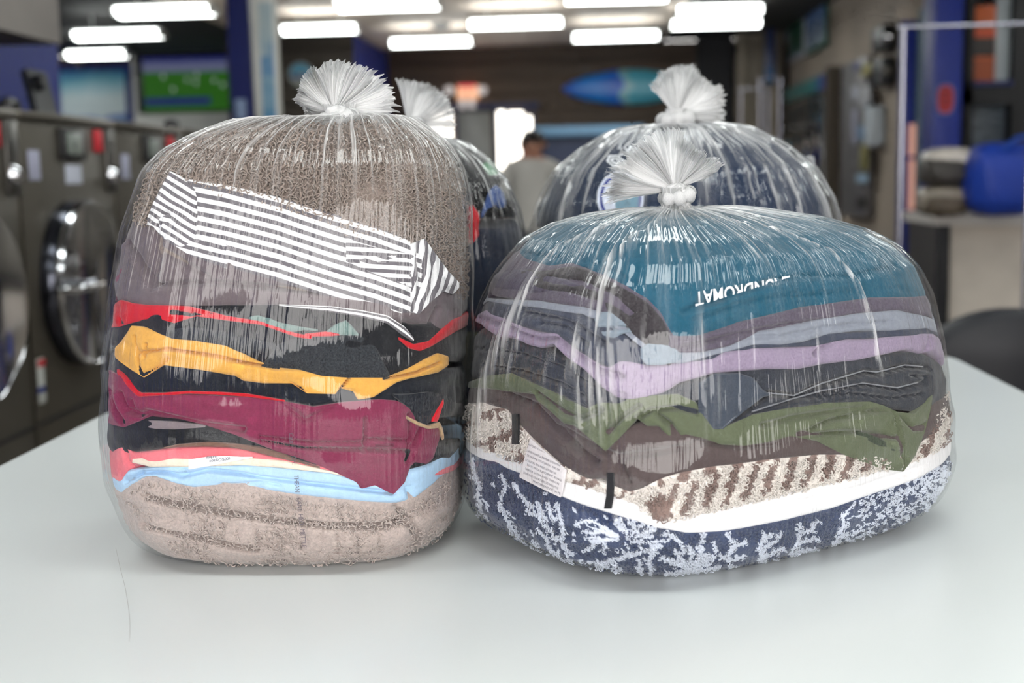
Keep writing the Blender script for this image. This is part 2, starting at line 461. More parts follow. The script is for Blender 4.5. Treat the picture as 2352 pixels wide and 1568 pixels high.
# ================================================================== CEILING LIGHTS
M_tube = emit('fluorescent_lens', (250, 255, 252), TUBE)
M_fix = plain('fixture_white', (190, 192, 190), 0.5)
def fixture(x0, x1, y0, y1, label):
    e = empty('ceiling_light', ((x0 + x1) / 2, (y0 + y1) / 2, LZ), label, 'ceiling light', 'fluorescent ceiling lights')
    MB().bbox(x0 - 0.01, x1 + 0.01, y0 + 0.05, y1 - 0.05, LZ + 0.028, LZ + 0.05, 0.005).build('housing', M_fix, e)
    n = 9; pts = []
    for k in range(n + 1):
        t = k / n; pts.append((y0 + (y1 - y0) * t, LZ + 0.012 - 0.045 * sin(pi * t) ** 0.6))
    MB().prism(pts + [(y1, LZ + 0.028), (y0, LZ + 0.028)], x0, x1, 'x').build('lens', M_tube, e, sharp=60)
    for s in (x0, x1):
        MB().box(s - 0.008, s + 0.008, y0 - 0.003, y1 + 0.003, LZ - 0.03, LZ + 0.03).build('end_cap', M_fix, e)
    for s in (x0 + 0.15, x1 - 0.15):
        MB().tube([(s, (y0 + y1) / 2, LZ + 0.045), (s, (y0 + y1) / 2, CZ - 0.005)], 0.006, 8).build('hanger', M_fix, e)  # stems added for the drop that lights the ceiling
VIS = [(243, 492, 14, 43, 'wide bright fluorescent ceiling light above the television, nearest of three there'),
       (148, 378, 69, 93, 'fluorescent ceiling light above the ocean picture, second of three in that row'),
       (135, 298, 115, 137, 'fluorescent ceiling light just above the ocean picture, farthest of three'),
       (757, 1010, -4, 29, 'fluorescent ceiling light on the daylight-pale boarded ceiling over the tall bag knot'),
       (633, 828, 57, 79, 'fluorescent ceiling light beside the blue pillar, above the round sign'),
       (886, 1090, 87, 108, 'fluorescent ceiling light close to the brown boarded wall, near the blue return'),
       (1068, 1298, 43, 66, 'fluorescent ceiling light at the middle of the daylight-pale boarded ceiling'),
       (1293, 1540, -20, 10, 'fluorescent ceiling light cut by the photo top edge, above the surfboard'),
       (1310, 1518, 73, 96, 'fluorescent ceiling light directly above the blue surfboard'),
       (1552, 1757, 12, 34, 'fluorescent ceiling light beside the framed posters, nearer of the pair'),
       (1538, 1752, 44, 66, 'fluorescent ceiling light beside the framed posters, farther of the pair')]
for (pl, pr, yn, yf, lab) in VIS:
    pm = (pl + pr) / 2
    yn += 9; yf -= 8; pl += 7; pr -= 7
    Yn, Yf = atZ(pm, yn, LZ)[1], atZ(pm, yf, LZ)[1]
    Yf = min(Yf, BY - 0.12)
    x0 = atZ(pl, yn, LZ)[0]; x1 = atZ(pr, yn, LZ)[0]
    fixture(x0, x1, Yn, Yf, lab)
for (x, y) in ((-1.35, 0.9), (0.35, 0.9), (2.0, 0.9), (-1.35, 2.5), (0.35, 2.5), (2.0, 2.5), (-1.35, 4.4), (0.35, 4.4), (2.2, 4.4), (-1.0, 6.6), (0.8, 6.6), (3.9, 8.3), (3.6, 6.2), (-6.7, 10.4), (-6.7, 12.2), (-6.7, 14.0)):  # unseen lights; nook and outer-left ones added to brighten those corners
    fixture(x - 0.6, x + 0.6, y - 0.13, y + 0.13, 'unseen fluorescent strip light outside the camera view')
sp = at(978, 58, 11.6)
MB().lathe([(0.10, 0), (0.10, -0.02), (0.05, -0.05), (0.02, -0.06)], (sp[0], atZ(978, 58, CZ - 0.03)[1], CZ - 0.02)).build('smoke_detector', M_dark)
tag(bpy.data.objects['smoke_detector'], 'small dark round detector on the daylight-pale ceiling between the lights', 'detector')

# ================================================================== WASHERS
WX = -1.70
def wq(px, py):                                # pixel -> (y, z) on the washer fronts
    p = atX(px, py, WX); return p[1], p[2]
Y1 = wq(38, 300)[0]; Y2 = wq(259, 300)[0]; WW = Y2 - Y1
WT = wq(150, 264)[1]
M_body = plain('washer_steel', (92, 87, 78), 0.42, 0.55, var=0.08, scale=2.5)
M_ring = plain('door_ring', (70, 72, 80), 0.18, 0.9, var=0.02)
M_glass = plain('door_glass', (10, 11, 16), 0.06, var=0.0)
def build_washer():
    e = empty('washer', (WX - 0.35, Y1 + WW / 2, 0), 'w', 'washing machine', 'row of steel washing machines')
    g = 0.006
    MB().bbox(WX - 0.7, WX, Y1 + g, Y2 - g, 0.0, WT - 0.03, 0.012).build('body', M_body, e)
    MB().bbox(WX - 0.72, WX + 0.012, Y1 + g, Y2 - g, WT - 0.03, WT, 0.008).build('top_panel', M_steel, e)
    sz = wq(170, 935)[1]
    MB().box(WX, WX + 0.004, Y1 + g, Y2 - g, sz - 0.012, sz).build('seam', M_dark, e)
    MB().box(WX, WX + 0.006, Y2 - 0.012, Y2 - 0.004, 0.02, WT - 0.03).build('edge_trim', M_steel, e)
    def rect(nm, a, b, mat, t0, t1, par=e, bev=0.004):
        y0, z0 = wq(*a); y1, z1 = wq(*b)
        return MB().bbox(WX + t0, WX + t1, y0, y1, z1, z0, bev).build(nm, mat, par)
    d = rect('display', (130, 293), (190, 368), M_dark, 0, 0.018)
    rect('screen', (140, 305), (178, 356), plain('lcd_grey', (128, 136, 130), 0.3), 0.016, 0.021, d, 0.001)
    rect('price_card', (148, 378), (187, 422), M_paper, 0, 0.004, bev=0.001)
    rect('notice', (62, 344), (92, 414), plain('notice_lilac', (172, 174, 196), 0.7), 0, 0.004, bev=0.001)
    rect('start_button', (211, 298), (231, 350), M_red, 0, 0.012)
    cb = rect('coin_panel', (234, 296), (262, 440), plain('coin_panel_dark', (92, 90, 86), 0.3, 0.7), 0, 0.014)
    y, z = wq(248, 402)
    MB().lathe([(0.0, 0.03), (0.02, 0.028), (0.03, 0.015), (0.032, 0)], (WX + 0.012, y, z), 'x', 20).build('coin_knob', M_chrome, cb)
    st = rect('instruction_sticker', (82, 825), (105, 922), plain('sticker_white', (205, 208, 204), 0.6), 0, 0.003, bev=0.001)
    rect('red_band', (84, 828), (102, 838), M_red, 0.003, 0.0045, st, 0.0005)
    rect('blue_band', (84, 892), (102, 898), M_blue, 0.003, 0.0045, st, 0.0005)
    # porthole door
    ym, zm = wq(172, 648)[0], wq(176, 648)[1]
    zr = (wq(178, 458)[1] - wq(178, 838)[1]) / 2 
    R = zr
    dr = MB().lathe([(R * 1.0, 0), (R * 1.0, 0.02), (R * 0.97, 0.05), (R * 0.9, 0.065), (R * 0.80, 0.06), (R * 0.74, 0.03), (R * 0.72, 0.0)], (WX, ym, zm), 'x', 56).build('door', M_ring, e, 50)
    MB().lathe([(R * 0.985, 0.052), (R * 1.0, 0.06), (R * 0.97, 0.072), (R * 0.94, 0.066)], (WX, ym, zm), 'x', 56).build('chrome_rim', M_chrome, dr, 50)
    MB().lathe([(R * 0.735, 0.012), (R * 0.70, 0.028), (R * 0.5, 0.05), (R * 0.25, 0.062), (0.002, 0.066)], (WX, ym, zm), 'x', 48).build('door_glass', M_glass, dr, 50)
    MB().tube([(WX + 0.07, ym - R * 0.95, zm), (WX + 0.10, ym - R * 0.8, zm - 0.004), (WX + 0.10, ym - R * 0.1, zm - 0.004), (WX + 0.065, ym + R * 0.02, zm)], 0.013, 12).build('handle', M_chrome, dr, 60)
    MB().box(WX, WX + 0.03, ym + R * 0.95, ym + R * 1.08, zm - 0.06, zm + 0.06).build('hinge', M_steel, e)
    return e
w = build_washer()
wl = ['steel front-loading washer with black display, first one wholly in view', 'steel front-loading washer partly hidden by the tall bag of folded laundry',
      'steel front-loading washer cut off by the photo edge', 'steel front-loading washer at the far end of the row behind the bag']
for i, k in enumerate((0, 1, -1, 2)):
    o = w if i == 0 else copy_tree(w)
    o['label'] = wl[i]
    o.location.y += k * WW
# dark panel leaning against the blue wall on top of the washers
p = [atX(60, 156, -2.2), atX(106, 166, -2.2), atX(140, 256, -2.08), atX(94, 256, -2.08)]
e = empty('display_panel', (-2.1, p[3][1] + 0.1, WT), 'dark rectangular panel leaning against the blue wall on the washers', 'panel')
zb = WT + .001
P0, P1, P2, P3 = [Vector(q) for q in p]
for q in (P2, P3): q.z = zb
nn = (P1 - P0).cross(P3 - P0).normalized() * 0.03
MB().add([P0, P1, P2, P3, P0 + nn, P1 + nn, P2 + nn, P3 + nn], [(0, 1, 2, 3), (7, 6, 5, 4), (0, 4, 5, 1), (1, 5, 6, 2), (2, 6, 7, 3), (3, 7, 4, 0)]).build('panel_body', plain('panel_dark', (52, 54, 56), 0.35), e)
c = (P0 * 0.75 + P2 * 0.25)
MB().lathe([(0.03, -0.036), (0.03, 0.036), (0.012, 0.038)], c, 'x', 16).build('lens', M_dark, e)
for px in (22, 395):
    q = atX(px, 250 if px < 100 else 293, WX - 0.1)
    MB().lathe([(0.035, 0), (0.035, 0.03), (0.02, 0.045), (0.0, 0.048)], (q[0], q[1], WT + .001), 'z', 18).build('canister', M_dark)
    tag(bpy.data.objects['canister'] if px < 100 else bpy.data.objects['canister.001'], 'small dark canister on the washer tops near the leaning panel' if px < 100 else 'small dark canister on the washer tops below the television', 'canister')

# ================================================================== BACK OF THE ROOM
# ocean picture
def gradmat(name, stops, axis='Z', scale=1.0, noise=0.25, z0=0.0, z1=1.0, emis=0.0, nscale=3.0):
    m, nt, b, N = newmat(name)
    tc = N('ShaderNodeTexCoord'); sx = N('ShaderNodeSeparateXYZ'); nt.links.new(tc.outputs['Object'], sx.inputs[0])
    mr = N('ShaderNodeMapRange'); mr.inputs[1].default_value = z0; mr.inputs[2].default_value = z1; nt.links.new(sx.outputs[axis], mr.inputs[0])
    no = N('ShaderNodeTexNoise'); no.inputs['Scale'].default_value = nscale; no.inputs['Detail'].default_value = 4; nt.links.new(tc.outputs['Object'], no.inputs['Vector'])
    ma = N('ShaderNodeMath'); ma.operation = 'MULTIPLY_ADD'; nt.links.new(no.outputs['Fac'], ma.inputs[0]); ma.inputs[1].default_value = noise
    su = N('ShaderNodeMath'); su.operation = 'SUBTRACT'; nt.links.new(mr.outputs[0], su.inputs[0]); su.inputs[1].default_value = noise / 2; nt.links.new(su.outputs[0], ma.inputs[2])
    r = N('ShaderNodeValToRGB'); cr = r.color_ramp
    while len(cr.elements) < len(stops): cr.elements.new(0.5)
    for e_, (p_, c_) in zip(cr.elements, stops): e_.position = p_; e_.color = lin(c_) + (1,)
    nt.links.new(ma.outputs[0], r.inputs[0]); nt.links.new(r.outputs[0], b.inputs['Base Color'])
    b.inputs['Roughness'].default_value = 0.35
    if emis:
        nt.links.new(r.outputs[0], b.inputs['Emission Color']); b.inputs['Emission Strength'].default_value = emis
    return m
a, b_ = at(140, 165, BY), at(302, 285, BY)
e = empty('ocean_picture', ((a[0] + b_[0]) / 2, BY - 0.03, b_[2]), 'pale blue ocean picture on the blue wall beside the television', 'picture')
MB().bbox(a[0], b_[0], BY - 0.05, BY - 0.02, b_[2], a[2], 0.004).build('canvas', gradmat('ocean_print', [(0.0, (200, 230, 244)), (0.12, (60, 110, 200)), (0.2, (232, 246, 250)), (0.5, (226, 244, 248)), (0.78, (130, 206, 228)), (1.0, (60, 140, 216))], 'Z', z0=b_[2], z1=a[2], noise=0.35, nscale=2.2), e)
MB().bbox(b_[0] - 0.03, b_[0], BY - 0.06, BY - 0.02, b_[2], a[2], 0.004).build('edge_strip', M_blue, e)
# television in a pale surround
a, b_ = at(302, 112, BY), at(560, 330, BY)
struct(MB().bbox(a[0], b_[0], BY - 0.06, BY - 0.02, b_[2] - 1.0, a[2], 0.01).build('trim_1', M_lgrey))
a, b_ = at(318, 128, BY), at(548, 256, BY)
e = empty('television', ((a[0] + b_[0]) / 2, BY - 0.1, b_[2]), 'wall television showing a green football pitch, beside the blue pillar', 'television')
MB().bbox(a[0], b_[0], BY - 0.13, BY - 0.06, b_[2], a[2], 0.01).build('bezel', M_dark, e)
M_tv = emit('tv_green', (44, 108, 22), 0.42); M_tvb = emit('tv_blue', (26, 34, 120), 0.4); M_tvc = emit('tv_crowd', (128, 134, 170), 0.3)
def tvrect(nm, px0, py0, px1, py1, mat, d, par=None):
    q0, q1 = at(px0, py0, BY - d), at(px1, py1, BY - d)
    return MB().box(q0[0], q1[0], BY - d - 0.003, BY - d, q1[2], q0[2]).build(nm, mat, par or e)
sc_ = tvrect('screen', 326, 135, 546, 252, M_tv, 0.131)
tvrect('crowd_band', 326, 142, 546, 162, M_tvc, 0.1345, sc_); tvrect('board_band', 326, 134, 546, 143, M_tvb, 0.1345, sc_)
tvrect('score_bar', 333, 226, 484, 239, M_tvb, 0.1345, sc_)
for (x, y) in ((398, 205), (450, 190), (452, 172), (430, 183), (492, 184), (375, 176), (512, 195)):
    tvrect('player', x - 3, y - 5, x + 3, y + 5, emit('tv_player', (170, 180, 180), 0.5), 0.1345, sc_)
for (x, y, lab) in ((183, 143, 'small wall spotlight under the ceiling above the ocean picture'), (440, 98, 'small wall spotlight under the ceiling above the television')):
    q = at(x, y, BY - 0.08)
    o = MB().lathe([(0.035, -0.06), (0.05, 0.0), (0.045, 0.05), (0.02, 0.06)], q, 'z', 18).build('spotlight', M_steel)
    tag(o, lab, 'spotlight')
# picture on the pillar face
q0, q1 = at(578, -30, 7.99), at(648, 262, 7.99)
e = empty('wave_picture', ((q0[0] + q1[0]) / 2, 7.95, q1[2]), 'tall pale framed print of waves hanging on the pillar', 'picture')
MB().bbox(q0[0], q1[0], 7.94, 8.0, q1[2] - 0.1, q0[2], 0.008).build('frame', plain('pale_frame', (232, 232, 226), 0.6), e)
g0, g1 = at(592, 5, 7.93), at(634, 262, 7.93)
MB().box(g0[0], g1[0], 7.934, 7.942, g1[2] - 0.06, g0[2]).build('print', gradmat('wave_print', [(0.0, (96, 150, 190)), (0.35, (150, 186, 204)), (0.5, (100, 150, 196)), (0.7, (176, 198, 206)), (1.0, (190, 205, 208))], 'Z', z0=g1[2], z1=g0[2], noise=1.2, nscale=9.0), e)
g0, g1 = at(541, 228, 7.99), at(566, 262, 7.99)
o = MB().bbox(g0[0], g1[0], 7.97, 8.0, g1[2] - 0.03, g0[2], 0.004).build('switch_plate', plain('plate_pale', (150, 170, 205), 0.5)); tag(o, 'pale switch plate on the blue pillar', 'switch')
# round sign
q = at(692, 172, 13.19)
e = empty('round_sign', q, 'round white and blue sign on the dark boarded wall', 'sign')
MB().lathe([(0.13, -0.035), (0.135, -0.02), (0.135, 0.0)], q, 'y', 40).build('plate', plain('sign_cream', (150, 156, 152), 0.6), e)
MB().prism([(q[0] + 0.108 * cos(t), q[2] + 0.02 + 0.09 * sin(t)) for t in np.linspace(0, pi, 20)], q[1] - 0.04, q[1] - 0.034, 'y').build('sky_band', plain('sign_blue', (84, 160, 196), 0.6), e)
MB().prism([(q[0] + 0.11 * (t - 0.5) * 2, q[2] - 0.005 + 0.015 * sin(9 * t)) for t in np.linspace(0, 1, 14)] + [(q[0] + 0.08, q[2] - 0.04), (q[0] - 0.08, q[2] - 0.04)], q[1] - 0.04, q[1] - 0.034, 'y').build('wave_band', plain('sign_navy', (52, 96, 156), 0.6), e)
# exit sign with emergency lamps
q0, q1 = at(1049, 196, BY - 0.12), at(1098, 227, BY - 0.12)
e = empty('exit_sign', ((q0[0] + q1[0]) / 2, BY - 0.1, q1[2]), 'lit exit sign with two emergency lamp heads on the brown wall', 'sign')
MB().bbox(q0[0], q1[0], BY - 0.14, BY - 0.03, q1[2], q0[2], 0.012).build('housing', emit('sign_face', (250, 190, 150), 0.9), e)
MB().box(q0[0] + 0.02, q1[0] - 0.02, BY - 0.146, BY - 0.1, q0[2] - 0.03, q0[2] + 0.004).build('top_strip', emit('sign_red', (240, 60, 80), 0.8), e)
tm = text_mesh('EXIT', 0.13)
xs = [v.co.x for v in tm.vertices]; ww = max(xs)
for v in tm.vertices: v.co = ((q0[0] + q1[0]) / 2 + (v.co.x - ww / 2) * 0.62, BY - 0.1435, q1[2] + 0.03 + v.co.z * 0 + v.co.y * 0.75)
link('lettering', tm, emit('sign_letters', (235, 130, 110), 0.8), e)
for px in (1032, 1108):
    q = at(px, 208, BY - 0.13)
    MB().lathe([(0.02, 0.05), (0.05, 0.02), (0.055, -0.03), (0.04, -0.045)], q, 'y', 20).build('lamp_head', emit('lamp_white', (236, 226, 222), 0.55), e)
for px in (1062, 1083):
    q = at(px, 240, BY - 0.13)
    MB().lathe([(0.02, 0.06), (0.04, 0.03), (0.042, -0.03), (0.03, -0.045)], q, 'z', 20).build('lamp_head', emit('lamp_white', (236, 226, 222), 0.55), e)
# surfboard
bc = at(1440, 200, BY - 0.08); L = (at(1590, 200, BY)[0] - at(1292, 200, BY)[0]) / 2; Hh = 0.215
e = empty('surfboard', (bc[0], BY - 0.06, bc[2] - Hh), 'blue and teal surfboard hung level on the brown boarded wall', 'surfboard')
def board_outline(t):                          # t 0..1 tail to nose -> half width
    return Hh * (np.sin(pi * np.clip(t, 0, 1)) ** 0.62) * (0.9 + 0.12 * t)
def board_piece(t0, t1, nm, mat, wav=0.0):
    n = 24; V = []; m = 7
    for i in range(n + 1):
        for j in range(m):
            s = j / (m - 1) * 2 - 1
            tt0 = t0 + (wav * sin(5 * s + 1.0) if t0 > 0.01 else 0); tt1 = t1 + (wav * sin(5 * s + 1.0) if t1 < 0.99 else 0)
            t = tt0 + (tt1 - tt0) * i / n
            h = float(board_outline(t)) + 0.002
            V.append((bc[0] - L + 2 * L * t, BY - 0.045 - 0.05 * sqrt(max(0, 1 - s * s)) * (0.3 + 0.7 * min(1, h / Hh)), bc[2] + s * h + 0.02 * cos(2 * pi * t) * 0))
    nf = len(V)
    V2 = V + [(v[0], BY - 0.035, v[2]) for v in V]
    Fs = []
    for i in range(n):
        for j in range(m - 1):
            k = i * m + j; Fs.append((k, k + 1, k + m + 1, k + m)); Fs.append((nf + k, nf + k + m, nf + k + m + 1, nf + k + 1))
    for i in range(n):
        for j in (0, m - 1):
            k = i * m + j; Fs.append((k, k + m, nf + k + m, nf + k))
    for i in (0, n):
        for j in range(m - 1):
            k = i * m + j; Fs.append((k, k + 1, nf + k + 1, nf + k))
    return MB().add(V2, Fs).build(nm, mat, e, 70)
board_piece(0.0, 0.47, 'tail_deck', gradmat('board_blue', [(0, (40, 110, 225)), (0.5, (40, 146, 245)), (1, (46, 100, 225))], 'X', z0=bc[0] - L, z1=bc[0], noise=0.9, nscale=4), 0.03)
board_piece(0.455, 0.53, 'pale_stripe', plain('board_stripe', (150, 214, 226), 0.3), 0.03)
board_piece(0.515, 1.0, 'nose_deck', gradmat('board_teal', [(0, (96, 196, 220)), (1, (70, 176, 206))], 'X', z0=bc[0], z1=bc[0] + L, noise=0.4, nscale=4), 0.03)
for s in (-1, 1):
    MB().prism([(bc[0] - L * 0.72, bc[2] + s * Hh * 0.75), (bc[0] - L * 0.55, bc[2] + s * Hh * 0.82), (bc[0] - L * 0.62, bc[2] + s * Hh * 1.02)], BY - 0.13, BY - 0.07, 'y').build('fin', M_dark, e)
# pale blue counter front right of the door
q0, q1 = at(1222, 292, 13.6), at(1480, 292, 13.6)
e = empty('service_counter', ((q0[0] + q1[0]) / 2, 13.8, 0), 'counter with a pale blue top in front of the brown wall', 'counter')
MB().bbox(q0[0], q1[0], 13.5, 14.1, at(1300, 313, 13.6)[2], q0[2], 0.01).build('counter_top', plain('counter_blue', (116, 160, 196), 0.35), e)
MB().bbox(q0[0] + 0.05, q1[0] - 0.05, 13.56, 14.05, 0, at(1300, 313, 13.6)[2], 0.01).build('cabinet', plain('counter_front', (40, 52, 84), 0.5), e)
q0, q1 = at(1196, 330, 12.4), at(1226, 372, 12.4)
e = empty('red_crate', ((q0[0] + q1[0]) / 2, 12.5, q1[2] - 0.3), 'dull red boxy bin behind the person in light grey', 'bin')
MB().bbox(q0[0], q1[0], 12.4, 12.6, 0.0, q0[2], 0.01).build('bin_body', plain('bin_red', (150, 44, 32), 0.5), e)
MB().bbox(q0[0] - 0.01, q1[0] + 0.01, 12.39, 12.61, q0[2] - 0.03, q0[2] + 0.01, 0.006).build('bin_rim', plain('bin_red', (150, 44, 32), 0.5), e)
e.location.z = 0; e.matrix_basis = Matrix.Translation((e.location.x, e.location.y, 0))
for ch in e.children: ch.matrix_parent_inverse = e.matrix_basis.inverted()

# person at the back, seen from behind between the bags
def person():
    Y = 9.2
    hx = at(1224, 338, Y); X = float(at(1222, 400, Y)[0])
    e = empty('person', (X, Y, 0), 'standing person in a light grey top with short dark hair, behind the bags', 'person')
    J = [((X, Y, 0.93), .15, -1), ((X, Y, 1.10), .155, 0), ((X, Y + .01, 1.28), .17, 1), ((X, Y + .01, 1.385), .12, 2), ((hx[0], Y, 1.45), .055, 3), ((hx[0], Y - .015, 1.53), .085, 4), ((hx[0], Y - .02, 1.60), .07, 5),
         ((X - .17, Y, 1.36), .062, 3), ((X - .24, Y - .02, 1.12), .048, 7), ((X - .20, Y - .18, 0.98), .036, 8), ((X - .17, Y - .25, .98), .028, 9),
         ((X + .17, Y, 1.36), .062, 3), ((X + .24, Y - .02, 1.12), .048, 11), ((X + .20, Y - .18, 0.98), .036, 12), ((X + .17, Y - .25, .98), .028, 13),
         ((X - .09, Y, .86), .10, 0), ((X - .10, Y, .47), .062, 15), ((X - .10, Y + .02, .08), .042, 16), ((X - .10, Y - .10, .03), .032, 17),
         ((X + .09, Y, .86), .10, 0), ((X + .10, Y, .47), .062, 19), ((X + .10, Y + .02, .08), .042, 20), ((X + .10, Y - .10, .03), .032, 21)]
    me = bpy.data.meshes.new('body')
    me.from_pydata([j[0] for j in J], [(i, j[2]) for i, j in enumerate(J) if j[2] >= 0], []); me.update()
    ob = bpy.data.objects.new('body', me); COL.objects.link(ob)
    md = ob.modifiers.new('s', 'SKIN'); sd = ob.modifiers.new('d', 'SUBSURF'); sd.levels = 2; sd.render_levels = 2
    for i, j in enumerate(J):
        sv = me.skin_vertices[0].data[i]; sv.radius = (j[1], j[1] * (0.72 if i < 4 else 1)); sv.use_root = (i == 0)
    bpy.context.view_layer.update()
    m2 = bpy.data.meshes.new_from_object(ob.evaluated_get(bpy.context.evaluated_depsgraph_get()))
    COL.objects.unlink(ob); bpy.data.objects.remove(ob)
    m2.polygons.foreach_set('use_smooth', np.ones(len(m2.polygons), bool))
    top, skin, trou = plain('grey_top', (206, 204, 198), 0.9), plain('skin', (196, 146, 122), 0.6), plain('dark_trousers', (52, 54, 62), 0.9)
    m2.materials.clear()
    for m in (top, skin, trou): m2.materials.append(m)
    for p_ in m2.polygons:
        c = p_.center
        p_.material_index = 1 if (c.z > 1.43 or c.y < Y - .2) else (2 if c.z < 0.92 else 0)
    b = link('body', m2, None, e)
    n, m = 20, 12; V = []; Fs = []
    for i in range(m + 1):
        ph = pi * 0.62 * i / m
        for k in range(n):
            t = 2 * pi * k / n
            ext = 1.0 if sin(t) > -0.3 else 0.72
            V.append((hx[0] + .098 * sin(ph * ext) * cos(t), Y + .0 + .112 * sin(ph * ext) * sin(t), 1.535 + .105 * cos(ph * ext)))
    V.append((hx[0], Y, 1.56))
    for i in range(m):
        for k in range(n): Fs.append((i * n + k, i * n + (k + 1) % n, (i + 1) * n + (k + 1) % n, (i + 1) * n + k))
    MB().add(V, Fs).build('hair', plain('dark_hair', (30, 24, 22), 0.6), e, 180)
    for s in (-1, 1):
        MB().lathe([(0.004, -.012), (.02, -.008), (.022, .0), (.012, .01)], (hx[0] + s * .088, Y - .01, 1.53), 'x', 12).build('ear', skin, e)
        MB().lathe([(0.002, -.006), (.011, -.003), (.012, .004)], (hx[0] + s * .032, Y - .102, 1.535), 'y', 12).build('eye', M_dark, e)
    MB().lathe([(0.002, .022), (.008, .015), (.013, -.012), (.006, -.018)], (hx[0], Y - .108, 1.505), 'z', 12).build('nose', skin, e)
    MB().bbox(hx[0] - .025, hx[0] + .025, Y - .1, Y - .09, 1.462, 1.472, .003).build('mouth', plain('lips', (150, 82, 78), .6), e)
person()

# ================================================================== RIGHT SIDE OF THE ROOM
def wall_rect(nm, px0, px1, pyt, pyb, mat, par, t0=0.0, t1=0.02, bev=0.004):
    """rectangle on the right wall: px0 (far edge) .. px1 (near edge); heights read at the near edge"""
    X = XR - t0
    y_far = atX(px0, 200, X)[1]; y_near = atX(px1, 200, X)[1]
    zt, zb = atX(px1, pyt, X)[2], atX(px1, pyb, X)[2]
    return MB().bbox(XR - t1, XR - t0, y_near, min(y_far, BY - .05), zb, zt, bev).build(nm, mat, par)
def framed(px0, px1, pyt, pyb, frame_mat, print_mat, label, inset=0.06):
    X = XR
    y1, y0 = atX(px0, 200, X)[1], atX(px1, 200, X)[1]; zt, zb = atX(px1, pyt, X)[2], atX(px1, pyb, X)[2]
    y1 = min(y1, 14.5)
    e = empty('framed_poster', (X, (y0 + y1) / 2, zb), label, 'poster')
    MB().bbox(X - 0.03, X, y0, y1, zb, zt, 0.006).build('frame', frame_mat, e)
    MB().box(X - 0.034, X - 0.028, y0 + inset, y1 - inset, zb + inset, zt - inset).build('print', print_mat, e)
    return e
framed(1768, 1812, -60, 112, plain('frame_wood', (150, 132, 104), .5), plain('print_pale', (190, 200, 204), .25, var=.1, scale=3), 'pale poster in a wooden frame, high on the grey wall, farthest of the row')
framed(1816, 1852, -70, 128, plain('frame_silver', (180, 184, 196), .4), gradmat('print_lilac', [(0, (170, 170, 205)), (.4, (190, 200, 205)), (.75, (120, 150, 190)), (1, (40, 96, 70))], 'Y', z0=11.5, z1=13.5, noise=.4), 'lilac and green poster high on the grey wall, between two others')
framed(1856, 1902, -80, 106, plain('frame_green', (44, 92, 74), .4), gradmat('print_sky', [(0, (150, 170, 200)), (.5, (176, 194, 204)), (1, (96, 130, 190))], 'Z', z0=2.2, z1=2.8, noise=.4), 'sky blue poster high on the grey wall, nearest of the row', .05)
# narrow blue banner
e = empty('blue_banner', (XR - .1, 14.3, 1.8), 'narrow dark blue banner hanging beside the pale poster', 'banner')
q0, q1 = at(1757, 60, 14.3), at(1780, 190, 14.3)
MB().bbox(q0[0], q1[0], 14.28, 14.31, q1[2], q0[2], .004).build('banner_cloth', gradmat('banner', [(0, (34, 110, 170)), (.35, (44, 60, 110)), (1, (36, 44, 84))], 'Z', z0=q1[2], z1=q0[2], noise=.2), e)
MB().tube([(q0[0] - .02, 14.27, q0[2]), (q1[0] + .02, 14.27, q0[2])], .012, 8).build('rod', M_chrome, e)
# stacked dryer bank on the right wall
yd1, yd0 = atX(1768, 200, XR - .05)[1], atX(1893, 200, XR - .05)[1]
yd1 = min(yd1, 14.4)
e = empty('dryer_bank', (XR, (yd0 + yd1) / 2, 0), 'chrome dryer bank with a teal header panel on the grey wall', 'dryer')
zt = atX(1893, 170, XR - .05)[2]; zh = atX(1893, 205, XR - .05)[2]
M_drs = plain('dryer_steel', (120, 120, 122), .25, .8, var=.1, scale=4)
MB().bbox(XR - .06, XR, yd0, yd1, 0, zh, .01).build('dryer_body', M_drs, e)
MB().bbox(XR - .07, XR, yd0, yd1, zh, zt, .01).build('header', gradmat('dryer_header', [(0, (56, 66, 140)), (.25, (60, 130, 130)), (1, (70, 140, 140))], 'Y', z0=yd0, z1=yd1, noise=.2), e)
nd = 4
for k in range(nd):
    yc = yd0 + (yd1 - yd0) * (k + .5) / nd; rr = (yd1 - yd0) / nd * .42
    for zc in (1.45, .62):
        dd = MB().lathe([(rr, 0), (rr, -.03), (rr * .85, -.05), (rr * .8, -.02)], (XR - .06, yc, zc), 'x', 36).build('dryer_door', M_chrome, e)
        MB().lathe([(rr * .8, -.02), (rr * .5, -.035), (.01, -.04)], (XR - .06, yc, zc), 'x', 30).build('door_glass', M_glass, dd)
    MB().box(XR - .075, XR - .06, yc - .12, yc + .12, zh - .22, zh - .08).build('control_strip', M_dark, e)
    MB().lathe([(.03, 0), (.035, -.02), (.02, -.03)], (XR - .075, yc, zh - .3), 'x', 16).build('coin_knob', M_chrome, e)
q = atX(1902, 200, XR - .1)
struct(MB().box(XR - .12, XR, q[1] - .12, q[1] + .05, 0, atX(1902, 155, XR - .1)[2]).build('trim_2', plain('post_dark', (72, 64, 54), .6)))
